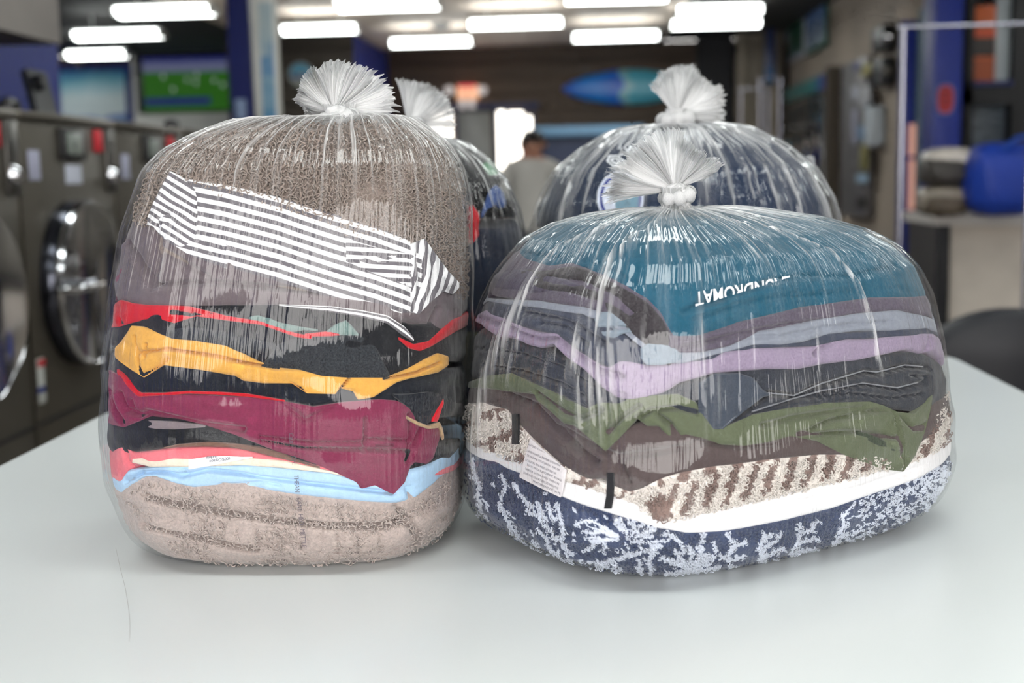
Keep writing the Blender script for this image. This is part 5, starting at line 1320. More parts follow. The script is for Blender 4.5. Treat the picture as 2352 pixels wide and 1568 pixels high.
# ------------------------------------------------------------------ wide bag (corner towards the camera)
RR = [(0.0, .74, .141), (.004, .86, .141), (.012, .95, .141), (.026, 1.03, .141), (.047, 1.072, .141), (.073, 1.081, .142), (.125, 1.071, .1413), (.182, 1.047, .1398), (.228, 1.018, .139), (.268, .976, .139),
      (.298, .921, .1383), (.323, .833, .1362), (.341, .732, .128), (.356, .568, .117), (.363, .441, .1105), (.367, .25, .103), (.368, .0, .102)]
RB = Bag(RR, 1.46, .26, .19, 3.2, radians(35))
teal = fabric('teal_jersey', (38, 98, 122), .06)
te = dome('teal_shirt', RB, [(1150, 578), (1200, 600), (1260, 618), (1311, 608), (1343, 615), (1391, 637), (1439, 663), (1486, 691), (1518, 726), (1535, 765), (1560, 790), (1600, 780), (1632, 770), (1696, 748), (1759, 729), (1839, 713), (1919, 706), (1999, 691), (2062, 685), (2125, 687), (2158, 690)],
          .0035, teal, 'teal jersey shirt with white upside-down lettering, top of the wide bag', 'shirt', wr=.0016, wf=8, nr=90,
          creases=[([(1170, 575), (1260, 592), (1330, 598), (1400, 620), (1470, 665)], .003, .004, .002), ([(1570, 715), (1640, 692), (1703, 667), (1780, 645), (1860, 632), (1960, 636), (2060, 612)], .003, .005, .003), ([(1600, 735), (1700, 700), (1790, 682), (1900, 676), (2000, 670), (2060, 662), (2120, 680)], .003, .005, .003)])
M_let = plain('white_print', (236, 240, 246), .6, var=.01)
surface_text('LAUNDROMAT', RB, (1816, -32.0, 2.0, 633.0, 5.6, 46.0), .0095, M_let, 'printed_lettering', te, clip=[(1638, 691, .296, .955)], bold=.018)
plum = fabric('plum_grey_wool', (100, 92, 108), .18, 420)
char = fabric('charcoal_wool', (66, 62, 66), .3, 420)
silver = fabric('silver_grey_jersey', (150, 156, 170), .08)
navy2 = fabric('slate_navy', (70, 76, 94), .12)
lav = fabric('lavender_fleece', (164, 148, 174), .12, 420)
T1 = [(1150, 570), (1260, 608), (1311, 600), (1391, 630), (1439, 655), (1486, 684), (1518, 715), (1545, 770), (1600, 770), (1696, 738), (1839, 704), (1999, 682), (2125, 677), (2160, 682)]
garment('plum_shirt', RB, T1, [(1090, 690), (1126, 675), (1238, 695), (1340, 708), (1397, 724), (1440, 760), (1500, 800), (1545, 812), (1600, 812), (1673, 797), (1743, 763), (1871, 737), (1967, 721), (2062, 713), (2142, 724), (2172, 735)],
        .001, .004, plum, 'plum grey shirt folded under the teal shirt', 'shirt', nr=30, creases=[([(1120, 640), (1200, 652), (1300, 660), (1380, 680)], .003, .005, .003), ([(1560, 800), (1680, 770), (1800, 745), (1900, 735)], .003, .003)])
flap('charcoal_wool', RB, [(1180, 618), (1260, 620), (1311, 611), (1343, 618), (1391, 640), (1439, 666), (1486, 694), (1518, 729), (1540, 768)], [(1180, 650), (1260, 668), (1311, 676), (1343, 688), (1391, 712), (1439, 752), (1486, 800), (1518, 830), (1540, 842)], .004, .005, char, 'charcoal wool garment at the corner of the wide bag', 'clothing', nc=90, nr=22,
     creases=[([(1260, 640), (1340, 650), (1400, 680), (1450, 720)], .003, .005, .003)])
flap('violet_wool', RB, [(1130, 630), (1180, 616), (1230, 624), (1290, 640), (1330, 655)], [(1130, 660), (1180, 665), (1230, 672), (1290, 668), (1330, 660)], .006, .004, fabric('dark_violet_wool', (84, 78, 98), .2, 420), 'dark violet wool fold beside the charcoal wool', 'clothing', nc=50, nr=14)
T2 = [(1085, 685), (1126, 670), (1238, 689), (1340, 702), (1397, 716), (1440, 752), (1500, 790), (1560, 806), (1610, 806), (1673, 794), (1743, 760), (1871, 734), (1967, 718), (2062, 710), (2142, 721), (2172, 732)]
garment('silver_shirt', RB, T2, [(1085, 702), (1126, 692), (1238, 708), (1340, 722), (1397, 745), (1440, 770), (1500, 820), (1560, 838), (1640, 815), (1727, 794), (1791, 794), (1839, 788), (1903, 769), (1967, 761), (2046, 761), (2126, 756), (2150, 764), (2174, 768)],
        .0025, .004, silver, 'silver grey jersey shirt in the middle of the wide bag', 'shirt', nr=22, creases=[([(1700, 775), (1800, 770), (1900, 750), (2040, 738)], .003, .002)])
flap('grey_blue_sleeve', RB, [(1365, 730), (1385, 716), (1410, 716), (1432, 735), (1450, 760)], [(1365, 735), (1385, 770), (1410, 776), (1432, 766), (1450, 764)], .007, .004, fabric('pale_blue_grey', (142, 156, 170), .1), 'pale blue grey sleeve end at the corner of the wide bag', 'clothing', nc=40, nr=14, creases=[([(1380, 755), (1440, 752)], .0022, .003)])
flap('grey_blue_sleeve', RB, [(1470, 800), (1490, 785), (1520, 784), (1550, 800), (1566, 815)], [(1470, 820), (1485, 838), (1520, 838), (1550, 832), (1566, 824)], .006, .004, fabric('pale_blue_grey', (142, 156, 170), .1), 'pale blue grey sleeve fold above the lavender fleece', 'clothing', nc=40, nr=14)
garment('slate_shirt', RB, [(1080, 695), (1126, 685), (1238, 700), (1340, 716), (1400, 740), (1500, 815), (1560, 832), (1640, 812), (1727, 790), (1839, 784), (1903, 764), (2046, 756), (2126, 750), (2174, 760)],
        [(1075, 735), (1120, 720), (1199, 752), (1282, 772), (1343, 818), (1400, 850), (1454, 840), (1550, 840), (1640, 826), (1727, 800), (1871, 796), (1944, 780), (2062, 774), (2142, 768), (2174, 774)],
        .000, .004, navy2, 'slate navy shirt folded above the lavender fleece', 'shirt', nr=20, creases=[([(1200, 718), (1280, 732), (1330, 752), (1390, 790)], .003, .006, .003), ([(1240, 742), (1300, 752), (1350, 790)], .003, .005, .003)])
garment('lavender_fleece', RB, [(1076, 722), (1120, 711), (1167, 730), (1199, 749), (1238, 762), (1282, 763), (1305, 793), (1343, 813), (1375, 838), (1400, 843), (1426, 825), (1454, 829), (1486, 840), (1550, 834), (1640, 820), (1664, 806), (1727, 797), (1800, 797), (1871, 793), (1903, 784), (1944, 778), (1983, 778), (2062, 771), (2110, 765), (2142, 765), (2176, 772)],
        [(1076, 740), (1113, 746), (1145, 774), (1183, 778), (1218, 793), (1247, 800), (1276, 790), (1311, 822), (1346, 848), (1384, 888), (1422, 920), (1470, 920), (1518, 907), (1560, 879), (1640, 857), (1696, 853), (1759, 848), (1823, 850), (1887, 837), (1967, 828), (2014, 818), (2078, 803), (2110, 813), (2129, 809), (2152, 822), (2180, 842)],
        .004, .006, lav, 'lavender fleece wrapped right across the middle of the wide bag', 'sweatshirt', nr=30, wr=.0012,
        creases=[([(1100, 728), (1160, 745), (1200, 765), (1245, 780), (1290, 778), (1320, 806), (1380, 850), (1430, 862)], .003, .005, .002), ([(1866, 812), (1880, 800), (1905, 786)], .003, .006), ([(1432, 905), (1415, 920)], .003, .005), ([(2126, 780), (2120, 805)], .004, .006)])
denim = fabric('black_denim', (58, 62, 72), .16, 700, .4, 900)
garment('black_jeans', RB, [(1070, 760), (1113, 752), (1247, 800), (1346, 850), (1422, 915), (1518, 900), (1640, 850), (1759, 842), (1887, 830), (2014, 812), (2110, 806), (2182, 835)],
        [(1070, 870), (1117, 862), (1206, 872), (1295, 912), (1349, 942), (1420, 930), (1502, 915), (1600, 960), (1664, 985), (1727, 958), (1807, 942), (1919, 932), (2030, 935), (2100, 945), (2188, 930)],
        .001, .004, denim, 'black denim jeans folded under the lavender fleece', 'jeans', nr=40,
        creases=[([(1100, 800), (1200, 812), (1290, 842), (1370, 892)], .0025, .003, .002), ([(1120, 838), (1200, 852), (1290, 880), (1350, 915)], .0025, .004, .002),
                 ([(1657, 985), (1700, 950), (1766, 902), (1823, 912), (1887, 884), (1983, 855), (2014, 858), (2078, 842), (2126, 846)], .003, .009, .005), ([(1727, 950), (1800, 925), (1890, 900), (1980, 882), (2060, 895), (2110, 880), (2120, 865), (2085, 862)], .0025, .006, .003), ([(1850, 915), (1950, 902), (2050, 915), (2110, 905)], .0025, .005, .002)])
jp = flap('denim_panel', RB, [(1604, 880), (1640, 858), (1700, 858), (1730, 868), (1752, 895), (1770, 905)], [(1604, 960), (1640, 985), (1657, 988), (1700, 952), (1752, 912), (1770, 908)], .0095, .003, fabric('denim_front', (72, 80, 94), .14, 700, .4, 900), parent=bpy.data.objects['black_jeans'], nc=60, nr=24)
for pts in ([(1657, 983), (1700, 946), (1764, 902), (1823, 908), (1887, 880), (1983, 851), (2014, 854), (2078, 838), (2120, 842)], [(1727, 945), (1800, 921), (1890, 896), (1980, 879), (2060, 890), (2108, 878)]):
    P = np.array(pts, float); q = np.array([P[0] + 0] + [a + (b - a) * t for a, b in zip(P[:-1], P[1:]) for t in (.33, .66, 1)])
    MB().tube(RB.surf(q[:, 0], q[:, 1], .0085), .0008, 6).build('seam_stitch', fabric('grey_thread', (140, 142, 150), .1), bpy.data.objects['black_jeans'], 180)
olive = fabric('olive_twill', (104, 112, 88), .06, 500, .3, 900)
brown = fabric('brown_twill', (94, 82, 82), .08, 500, .3, 900)
garment('brown_trousers', RB, [(1066, 890), (1120, 880), (1228, 890), (1320, 955), (1420, 985), (1502, 960), (1620, 985), (1711, 1000), (1816, 985), (1935, 1000), (2075, 990), (2139, 920), (2190, 900)],
        [(1064, 930), (1110, 925), (1167, 942), (1206, 990), (1263, 1046), (1305, 1081), (1343, 1099), (1359, 1104), (1384, 1097), (1413, 1122), (1445, 1133), (1486, 1121), (1518, 1103), (1563, 1087), (1640, 1073), (1664, 1070), (1759, 1058), (1855, 1047), (1919, 1045), (2000, 1055), (2080, 1050), (2123, 1012), (2174, 965), (2192, 950)],
        .003, .003, brown, 'dark brown trousers with hanging straps, under the olive trousers', 'trousers', nr=34,
        creases=[([(1170, 905), (1230, 930), (1280, 985), (1330, 1030), (1370, 1060)], .004, .006, .003), ([(1290, 980), (1340, 1010), (1420, 1050), (1500, 1040), (1600, 1020)], .004, .004), ([(1600, 1012), (1700, 1026), (1790, 1018)], .0025, .003), ([(1420, 1060), (1440, 1105)], .004, .005)])
ol = flap('olive_trousers', RB, [(1072, 878), (1120, 862), (1174, 857), (1218, 879), (1260, 896), (1300, 918), (1346, 938), (1384, 921), (1450, 916), (1502, 908), (1556, 905), (1598, 924), (1640, 985), (1664, 981), (1727, 953), (1807, 937), (1887, 925), (1999, 922), (2030, 931), (2060, 945), (2100, 950), (2125, 925), (2140, 900)],
     [(1072, 890), (1120, 892), (1161, 898), (1228, 905), (1238, 924), (1263, 943), (1295, 972), (1320, 978), (1343, 997), (1391, 1036), (1422, 1006), (1464, 961), (1486, 978), (1512, 978), (1540, 1007), (1575, 997), (1619, 1007), (1657, 1021), (1711, 1023), (1759, 1016), (1816, 1001), (1877, 1013), (1935, 1042), (1983, 1061), (2030, 1077), (2075, 1083), (2097, 1055), (2123, 997), (2140, 930)],
     .0075, .004, olive, 'olive green twill trousers with pointed corners hanging over the brown trousers', 'trousers', nc=340, nr=44, thick=.014, wr=.0012, cl=.012,
     creases=[([(1238, 900), (1300, 945), (1340, 960), (1384, 940)], .003, .005, .002), ([(1464, 961), (1500, 940), (1560, 935), (1598, 945)], .003, .005, .002), ([(1400, 990), (1440, 950), (1470, 930)], .0025, .004), ([(1750, 975), (1820, 958), (1900, 945), (1980, 935)], .004, .004), ([(1830, 1000), (1900, 965), (1990, 945), (2040, 940)], .003, .006, .003),
              ([(1830, 998), (1950, 990), (2050, 1005), (2060, 1045)], .003, .005, .002), ([(2045, 945), (2055, 1010), (2068, 1078)], .003, .008, .003), ([(2060, 950), (2090, 985), (2120, 980)], .003, .006), ([(1556, 1000), (1540, 970), (1512, 950)], .003, .004)])
flap('zip_strip', RB, [(1970, 990), (2000, 998), (2060, 1022)], [(1970, 998), (2000, 1014), (2060, 1042)], .0128, .001, fabric('zip_dark', (66, 76, 62), .4, 900), parent=ol, nc=40, nr=5)
for (pts, nm) in (([(1184, 950), (1185, 985), (1184, 1020)], 'strap'), ([(1402, 1085), (1403, 1110), (1401, 1140), (1396, 1168)], 'strap')):
    P = np.array(pts, float); n = 16; t = np.linspace(0, 1, n); cxp = np.interp(t, np.linspace(0, 1, len(P)), P[:, 0]); cyp = np.interp(t, np.linspace(0, 1, len(P)), P[:, 1])
    w_ = 9
    A = np.stack([RB.surf(cxp - w_, cyp, .0110), RB.surf(cxp - w_ * .6, cyp, .0150), RB.surf(cxp + w_ * .6, cyp, .0150), RB.surf(cxp + w_, cyp, .0110)], 1)
    V = A.reshape(-1, 3); Fs = [(i * 4 + k, i * 4 + (k + 1) % 4, (i + 1) * 4 + (k + 1) % 4, (i + 1) * 4 + k) for i in range(n - 1) for k in range(4)] + [(0, 1, 2, 3), (n * 4 - 1, n * 4 - 2, n * 4 - 3, n * 4 - 4)]
    MB().add(V, Fs).build(nm, fabric('black_webbing', (40, 40, 44), .1, 600), bpy.data.objects['brown_trousers'], 60)

# cream and brown patterned towel
CRM, BRN = np.array(lin((234, 226, 219))), np.array(lin((142, 120, 113)))
nzA = Noise(71, 14, .02, .12)
def brown_mask(px, py):
    e_ = nzA(px, py) * 5
    yb = np.interp(px, [1500, 2180], [1150, 985])          # lower row centre line
    k = np.mod(px + (py - yb) * .35 + e_ * .6, 46) / 46
    low = (np.abs(k - .5) < .22 + e_ * .01) & (py - yb > -26 + e_) & (py - yb < 48 + e_)
    k2 = np.mod(px + 20 + (py - yb) * .2 + e_ * .6, 62) / 62
    hi = (np.abs(k2 - .5) < .24) & (py - yb < -28 + e_ * .5) & (py - yb > -52 + e_ * .5)
    right = px > 1515 + e_ * 2
    left = (px < 1470) & (np.sin(px * .045 + py * .1 + e_ * .2) > .72)
    cor = (np.hypot(px - 1512, (py - 1170) * .8) < 26 + e_)
    return (right & (low | hi)) | left | cor
def col_brown(px, py, V): return np.where(brown_mask(px, py)[:, None], BRN, CRM)
M_pat = fabric('patterned_terry', (200, 200, 200), .08, 500, .6, 420, .3, attr='Col')
cb_top = [(1064, 905), (1110, 915), (1167, 932), (1206, 978), (1263, 1036), (1343, 1090), (1413, 1112), (1445, 1123), (1518, 1093), (1640, 1063), (1759, 1048), (1919, 1036), (2080, 1030), (2123, 1000), (2174, 890), (2190, 890)]
cb_bot = [(1064, 1012), (1150, 1050), (1200, 1068), (1295, 1105), (1346, 1120), (1407, 1140), (1448, 1155), (1486, 1180), (1512, 1202), (1530, 1201), (1601, 1186), (1754, 1150), (1907, 1114), (2009, 1089), (2111, 1058), (2178, 1022), (2192, 1010)]
pt = garment('patterned_towel', RB, cb_top, cb_bot, .001, .003, M_pat, 'cream terry towel with brown dashes above the white towel', 'towel', nr=60, wr=.0012, color=col_brown, nf=460)
P, X, Y_ = scatter_px(RB, [(1068, 925), (1167, 945), (1206, 992), (1263, 1048), (1343, 1102), (1413, 1124), (1445, 1136), (1518, 1106), (1640, 1076), (1759, 1061), (1919, 1048), (2080, 1054), (2123, 1016), (2174, 900), (2190, 900)], [(x, y - 2) for x, y in cb_bot if x > 1060], 6.0, .0035, seed=12)
loops('terry_loops', P, normals(RB, P, .0035), M_pat, pt, .0042, .0008, col=np.where(brown_mask(X, Y_)[:, None], BRN, CRM), seed=6, lay=.6)
garment('white_towel', RB, [(x, y - 8) for x, y in cb_bot], [(1064, 1030), (1120, 1060), (1200, 1090), (1295, 1143), (1397, 1179), (1458, 1196), (1500, 1212), (1530, 1216), (1576, 1226), (1652, 1224), (1729, 1211), (1805, 1196), (1907, 1170), (2009, 1135), (2111, 1099), (2178, 1053), (2192, 1040)],
        .001, .004, fabric('white_terry', (244, 242, 244), .03, 300, .5, 260), 'plain white towel between the patterned towels', 'towel', nr=20, creases=[([(1560, 1205), (1700, 1180), (1850, 1150), (2000, 1112), (2100, 1080)], .004, .003)])
# navy and white floral towel: strokes of raised white loops
NVY, WHT = np.array(lin((60, 72, 104))), np.array(lin((226, 232, 246)))
def c8(p): return [(1040 + a / 1.96, 1000 + b / 1.96) for a, b in p]
STROKES = []
def S(p, w=3.2): STROKES.append((np.array(c8(p), float), w))
# big flower and its petals
for (p) in ([(1075, 600), (1040, 570), (1005, 525)], [(1075, 600), (1020, 580), (960, 560), (938, 545)], [(1075, 600), (1010, 615), (960, 625)], [(1075, 605), (1030, 640), (985, 670)], [(1075, 605), (1070, 650), (1060, 680)], [(1080, 605), (1110, 640), (1170, 665)],
            [(1085, 595), (1130, 560), (1170, 540)], [(1085, 595), (1110, 540), (1120, 500)], [(1075, 590), (1065, 540), (1068, 500)], [(1080, 600), (1140, 600), (1200, 590)], [(1080, 570), (1110, 575), (1150, 560)]): S(p, 3.6)
for (p) in ([(910, 650), (960, 660), (1030, 650)], [(880, 655), (890, 600), (880, 560), (900, 520)], [(900, 690), (870, 660), (840, 600), (835, 560)], [(720, 690), (800, 680), (900, 690)],
            [(1150, 710), (1260, 690), (1350, 650), (1400, 590), (1380, 530)], [(1230, 650), (1250, 600), (1240, 540), (1260, 480), (1230, 440)], [(1240, 610), (1290, 590)], [(1255, 560), (1310, 540)], [(1262, 500), (1320, 480)], [(1235, 560), (1200, 540)], [(1240, 640), (1290, 650)],
            [(1360, 640), (1400, 590), (1390, 540), (1380, 500), (1400, 440)], [(1400, 590), (1450, 570), (1490, 560)], [(1392, 550), (1440, 520), (1490, 505)], [(1388, 520), (1440, 480), (1480, 430)], [(1390, 480), (1430, 440)], [(1370, 620), (1420, 640), (1500, 620)],
            [(1500, 620), (1530, 580), (1520, 530), (1550, 480), (1560, 440), (1560, 400)], [(1535, 560), (1590, 555), (1630, 560)], [(1530, 530), (1590, 510), (1640, 510)], [(1550, 480), (1600, 470), (1645, 465)], [(1560, 440), (1610, 420), (1640, 380)], [(1525, 590), (1580, 600), (1640, 590)],
            [(1640, 560), (1700, 520), (1740, 450), (1760, 400), (1750, 350)], [(1040, 530), (1020, 480), (990, 450), (950, 440)], [(1110, 480), (1130, 440)], [(1180, 520), (1170, 480)],
            [(640, 600), (700, 560), (780, 540), (860, 520), (930, 500)], [(730, 600), (760, 640), (800, 670)], [(580, 610), (640, 640), (720, 690)], [(700, 620), (760, 600)],
            [(380, 300), (400, 340), (390, 380), (430, 420), (470, 470)], [(430, 300), (440, 350), (460, 380)], [(470, 300), (480, 360), (500, 420), (490, 480), (540, 540)], [(380, 420), (420, 460), (440, 520), (500, 560), (580, 600)], [(270, 210), (300, 260), (330, 300), (370, 320)],
            [(220, 170), (240, 230), (210, 300), (240, 370), (270, 420)], [(90, 100), (100, 170), (120, 220), (110, 290)], [(120, 290), (130, 350), (100, 370)], [(360, 470), (400, 530), (460, 580)], [(250, 390), (300, 460), (380, 520)], [(330, 300), (350, 350), (420, 370)],
            [(550, 400), (600, 380), (640, 390)], [(590, 430), (640, 440), (680, 420)], [(2200, 180), (2230, 160), (2240, 220), (2200, 240)], [(2150, 270), (2190, 240), (2160, 300)], [(2120, 300), (2150, 340), (2200, 320), (2230, 260)]): S(p, 2.6)
rg = np.random.default_rng(5)
for k in range(60):                                            # dense brush of the upper left bloom
    a = rg.uniform(-.4, pi + .6); r0 = rg.uniform(20, 90); r1 = r0 + rg.uniform(25, 60); cx, cy = 770, 470
    S([(cx + r0 * 1.5 * cos(a), cy - r0 * .8 * sin(a)), (cx + r1 * 1.5 * cos(a + .1), cy - r1 * .8 * sin(a + .1))], 1.9)
for k in range(34):
    a = rg.uniform(0, 2 * pi); r0 = rg.uniform(20, 70); S([(1090 + r0 * 1.3 * cos(a), 570 + r0 * sin(a)), (1090 + (r0 + 22) * 1.3 * cos(a), 570 + (r0 + 22) * sin(a))], 2.0)
for k in range(300):                                           # stippled dashes towards the far end
    t = rg.uniform(0, 1); x = 1740 + 480 * t + rg.normal(0, 10); y0 = 330 - 210 * t; y1 = 560 - 300 * t
    y = rg.uniform(y0, y1); l = rg.uniform(10, 26); S([(x, y), (x + l, y - l * rg.uniform(.1, .9) * (1 if rg.random() < .8 else -1))], 1.5)
for k in range(60):
    x = rg.uniform(1000, 1800); y = rg.uniform(560, 700) - max(0, (x - 1300) * .12); l = rg.uniform(8, 20); S([(x, y), (x + l, y - l * .4)], 1.9)
for k in range(55):
    x = rg.uniform(60, 900); y = rg.uniform(150, 420) + x * .22; l = rg.uniform(8, 22); S([(x, y), (x + l * .6, y + l)], 1.9)
for k in range(70):
    x = rg.uniform(560, 720); y = rg.uniform(560, 680); S([(x, y), (x + 16, y + rg.uniform(-6, 12))], 2.0)
for P, w in list(STROKES):
    if w < 2.5: continue
    for a, b in zip(P[:-1], P[1:]):
        d = b - a; L_ = np.hypot(*d)
        for t in np.arange(0, 1, 4.5 / max(L_, 1)):
            q = a + d * t; sd = rg.choice([-1, 1]); an = atan2(d[1], d[0]) + sd * rg.uniform(.5, 1.1); l = rg.uniform(5, 13)
            STROKES.append((np.array([q, q + l * np.array([cos(an), sin(an)])]), 1.15))
nzB = Noise(88, 14, .05, .3)
GW = None
def floral_grid():
    global GW
    x0, x1, y0, y1, st = 1040, 2210, 1000, 1400, 1.0
    gx = np.arange(x0, x1, st); gy = np.arange(y0, y1, st); X, Y = np.meshgrid(gx, gy); D = np.full(X.shape, 9.0)
    X2 = X + nzB(X, Y) * .9; Y2 = Y + nzB(Y, X) * .9
    for P, w in STROKES:
        for a, b in zip(P[:-1], P[1:]):
            lo = np.minimum(a, b) - 14; hi = np.maximum(a, b) + 14
            i0, i1 = np.clip(((np.array([lo[0], hi[0]]) - x0) / st).astype(int), 0, X.shape[1]); j0, j1 = np.clip(((np.array([lo[1], hi[1]]) - y0) / st).astype(int), 0, X.shape[0])
            if i1 <= i0 or j1 <= j0: continue
            xx, yy = X2[j0:j1, i0:i1], Y2[j0:j1, i0:i1]; d = b - a; L2 = (d ** 2).sum() + 1e-6
            t = np.clip(((xx - a[0]) * d[0] + (yy - a[1]) * d[1]) / L2, 0, 1)
            dist = np.hypot(xx - a[0] - t * d[0], yy - a[1] - t * d[1]) / w
            D[j0:j1, i0:i1] = np.minimum(D[j0:j1, i0:i1], dist)
    GW = (x0, y0, st, D < 1.0)
floral_grid()
def floral(px, py):
    x0, y0, st, G = GW
    i = np.clip(((px - x0) / st).astype(int), 0, G.shape[1] - 1); j = np.clip(((py - y0) / st).astype(int), 0, G.shape[0] - 1)
    return G[j, i]
fl_top = [(1064, 1020), (1120, 1050), (1200, 1080), (1295, 1133), (1397, 1168), (1458, 1186), (1530, 1206), (1576, 1216), (1652, 1214), (1805, 1186), (1907, 1160), (2009, 1125), (2111, 1088), (2178, 1043), (2192, 1030)]
fl_bot = [(1090, 1230), (1200, 1310), (1320, 1360), (1450, 1385), (1600, 1375), (1750, 1350), (1900, 1320), (2050, 1265), (2130, 1200), (2185, 1130)]
def col_floral(px, py, V): return np.where((floral(px, py) & (V[:, 1] < 1.75))[:, None], WHT, NVY)
ft = garment('floral_towel', RB, fl_top, fl_bot, .001, .003, M_pat, 'navy terry towel with white floral pattern, bottom of the wide bag', 'towel', nr=120, wr=.0014, p=8, color=col_floral, nf=760)
P, X, Y_ = scatter_px(RB, [(1070, 1040), (1200, 1092), (1295, 1145), (1397, 1181), (1458, 1198), (1530, 1218), (1576, 1228), (1652, 1226), (1805, 1198), (1907, 1172), (2009, 1137), (2111, 1101), (2178, 1056), (2188, 1050)],
                      [(1070, 1150), (1100, 1215), (1200, 1285), (1320, 1340), (1450, 1362), (1600, 1355), (1750, 1330), (1900, 1298), (2050, 1235), (2130, 1175), (2188, 1080)], 3.6, .004, seed=15)
wm = floral(X, Y_)
loops('terry_loops', P[wm], normals(RB, P[wm], .004), M_pat, ft, .0030, .00065, col=np.repeat(WHT[None], wm.sum(), 0), seed=8, lay=.7)
nm_ = ~wm & (np.arange(len(wm)) % 3 == 0)
loops('terry_loops', P[nm_], normals(RB, P[nm_], .003), M_pat, ft, .0026, .0007, col=np.repeat(NVY[None] * 1.0, nm_.sum(), 0), seed=8, lay=.9)
# care label with French washing instructions
cl = flap('care_label', RB, [(1193, 1090), (1218, 1006), (1247, 1032), (1301, 1079)], [(1193, 1096), (1240, 1120), (1289, 1143), (1301, 1082)], .0125, .001, fabric('label_white', (232, 226, 228), .02), 'white printed care label hanging over the floral towel', 'label', nc=40, nr=16, thick=.002, wr=0)
for k, (t_, x, y) in enumerate((('AVOID CONTACT WITH', 1212, 1022), ('LAVER AVANT LA PREMIERE UTILISATION', 1211, 1037), ('DE MACHINE. CYCLE DELICAT. AVEC DES', 1210, 1047), ('COULEURS SIMILAIRES. UTILISER UN', 1206, 1057), ('DOUX. PAS DE BLANCHIMENT. SECHAGE', 1210, 1069), ('TAMBOUR AUTORISE, A FAIBLE TEMPERATURE', 1206, 1078), ('EVITER TOUT CONTACT AVEC DES PRODUITS DE', 1202, 1087), ('TRAITEMENT DE LA PEAU', 1222, 1106))):
    n = max(1, len(t_)); sx = min(6.4, 88 / (n * .62)) 
    surface_text(t_, RB, (x, sx, 1.2, y, sx * .46, -6.6), .0143, plain('label_ink', (120, 116, 128), .8), 'print', cl, clip=[(1290, 1100, 1, .1), (1247, 1036, .62, -.78)])
rbag = empty('laundry_bag', (.14, 1.46, TZ), 'wide clear plastic laundry bag with teal shirt on top, knotted', 'plastic bag', 'knotted clear laundry bags')
FR = [(.0015, .6, .141)] + [(z, s, c) for z, s, c in RR if .003 < z < .36] + [(.3635, .40, .109), (.369, .22, .1045), (.3675, .11, .1025), (.367, .06, .102), (.380, .05, .102), (.395, .06, .102)]
film(RB, FR, rbag, M_film, 61, -.03, folds=(([(1500, 498), (1400, 520), (1310, 560), (1264, 605), (1215, 690), (1165, 800), (1132, 900), (1115, 1000), (1108, 1120), (1120, 1200)], .055, .004, .62), ([(1530, 500), (1470, 540), (1418, 600), (1402, 680), (1388, 800), (1372, 900), (1350, 1000), (1330, 1080)], .060, .004, .50),
    ([(1600, 498), (1750, 522), (1880, 572), (1950, 640), (1985, 720), (2010, 820), (2038, 920)], .020, .004, .75), ([(1600, 700), (1603, 800), (1622, 900), (1612, 1000), (1590, 1090)], .035, .005, .34), ([(1480, 520), (1420, 600), (1350, 760), (1290, 930), (1270, 1020)], .02, .003, .40),
    ([(1860, 740), (1872, 850), (1885, 960)], .010, .002, .5), ([(1925, 780), (1942, 920), (1960, 1060)], .010, .002, .5), ([(1790, 800), (1800, 900), (1806, 960)], .008, .002, .4), ([(1240, 690), (1190, 850), (1170, 980)], .02, .003, .40), ([(1640, 660), (1646, 740), (1650, 800)], .05, .002, .16), ([(1700, 650), (1704, 740), (1706, 800)], .04, .002, .16), ([(1480, 720), (1470, 850), (1462, 960)], .03, .003, .22), ([(1320, 720), (1270, 860), (1250, 1000)], .015, .003, .4), ([(1720, 540), (1800, 600), (1830, 680)], .012, .003, .5), ([(1680, 530), (1740, 600), (1760, 690)], .010, .003, .5)), side_frost=.012)
knot((1556, 452), 1.43, 58, 62, rbag, M_tuft, 33)
tuft((1550, 436), 1.43, [([(82, 132), (96, 138), (110, 138), (130, 134), (146, 132), (154, 132), (162, 152), (178, 152), (190, 156)], -.006, 18, .006), ([(78, 128), (100, 130), (130, 126), (155, 126), (166, 140), (185, 140)], .008, 15, .008),
                         ([(20, 60), (30, 125), (36, 124), (46, 98), (60, 108), (80, 120)], .004, 9, -.012), ([(26, 90), (40, 105), (60, 96), (90, 118)], -.006, 8, .010), ([(168, 140), (180, 150), (192, 150)], -.01, 6, .0)], rbag, M_tuft, 71)

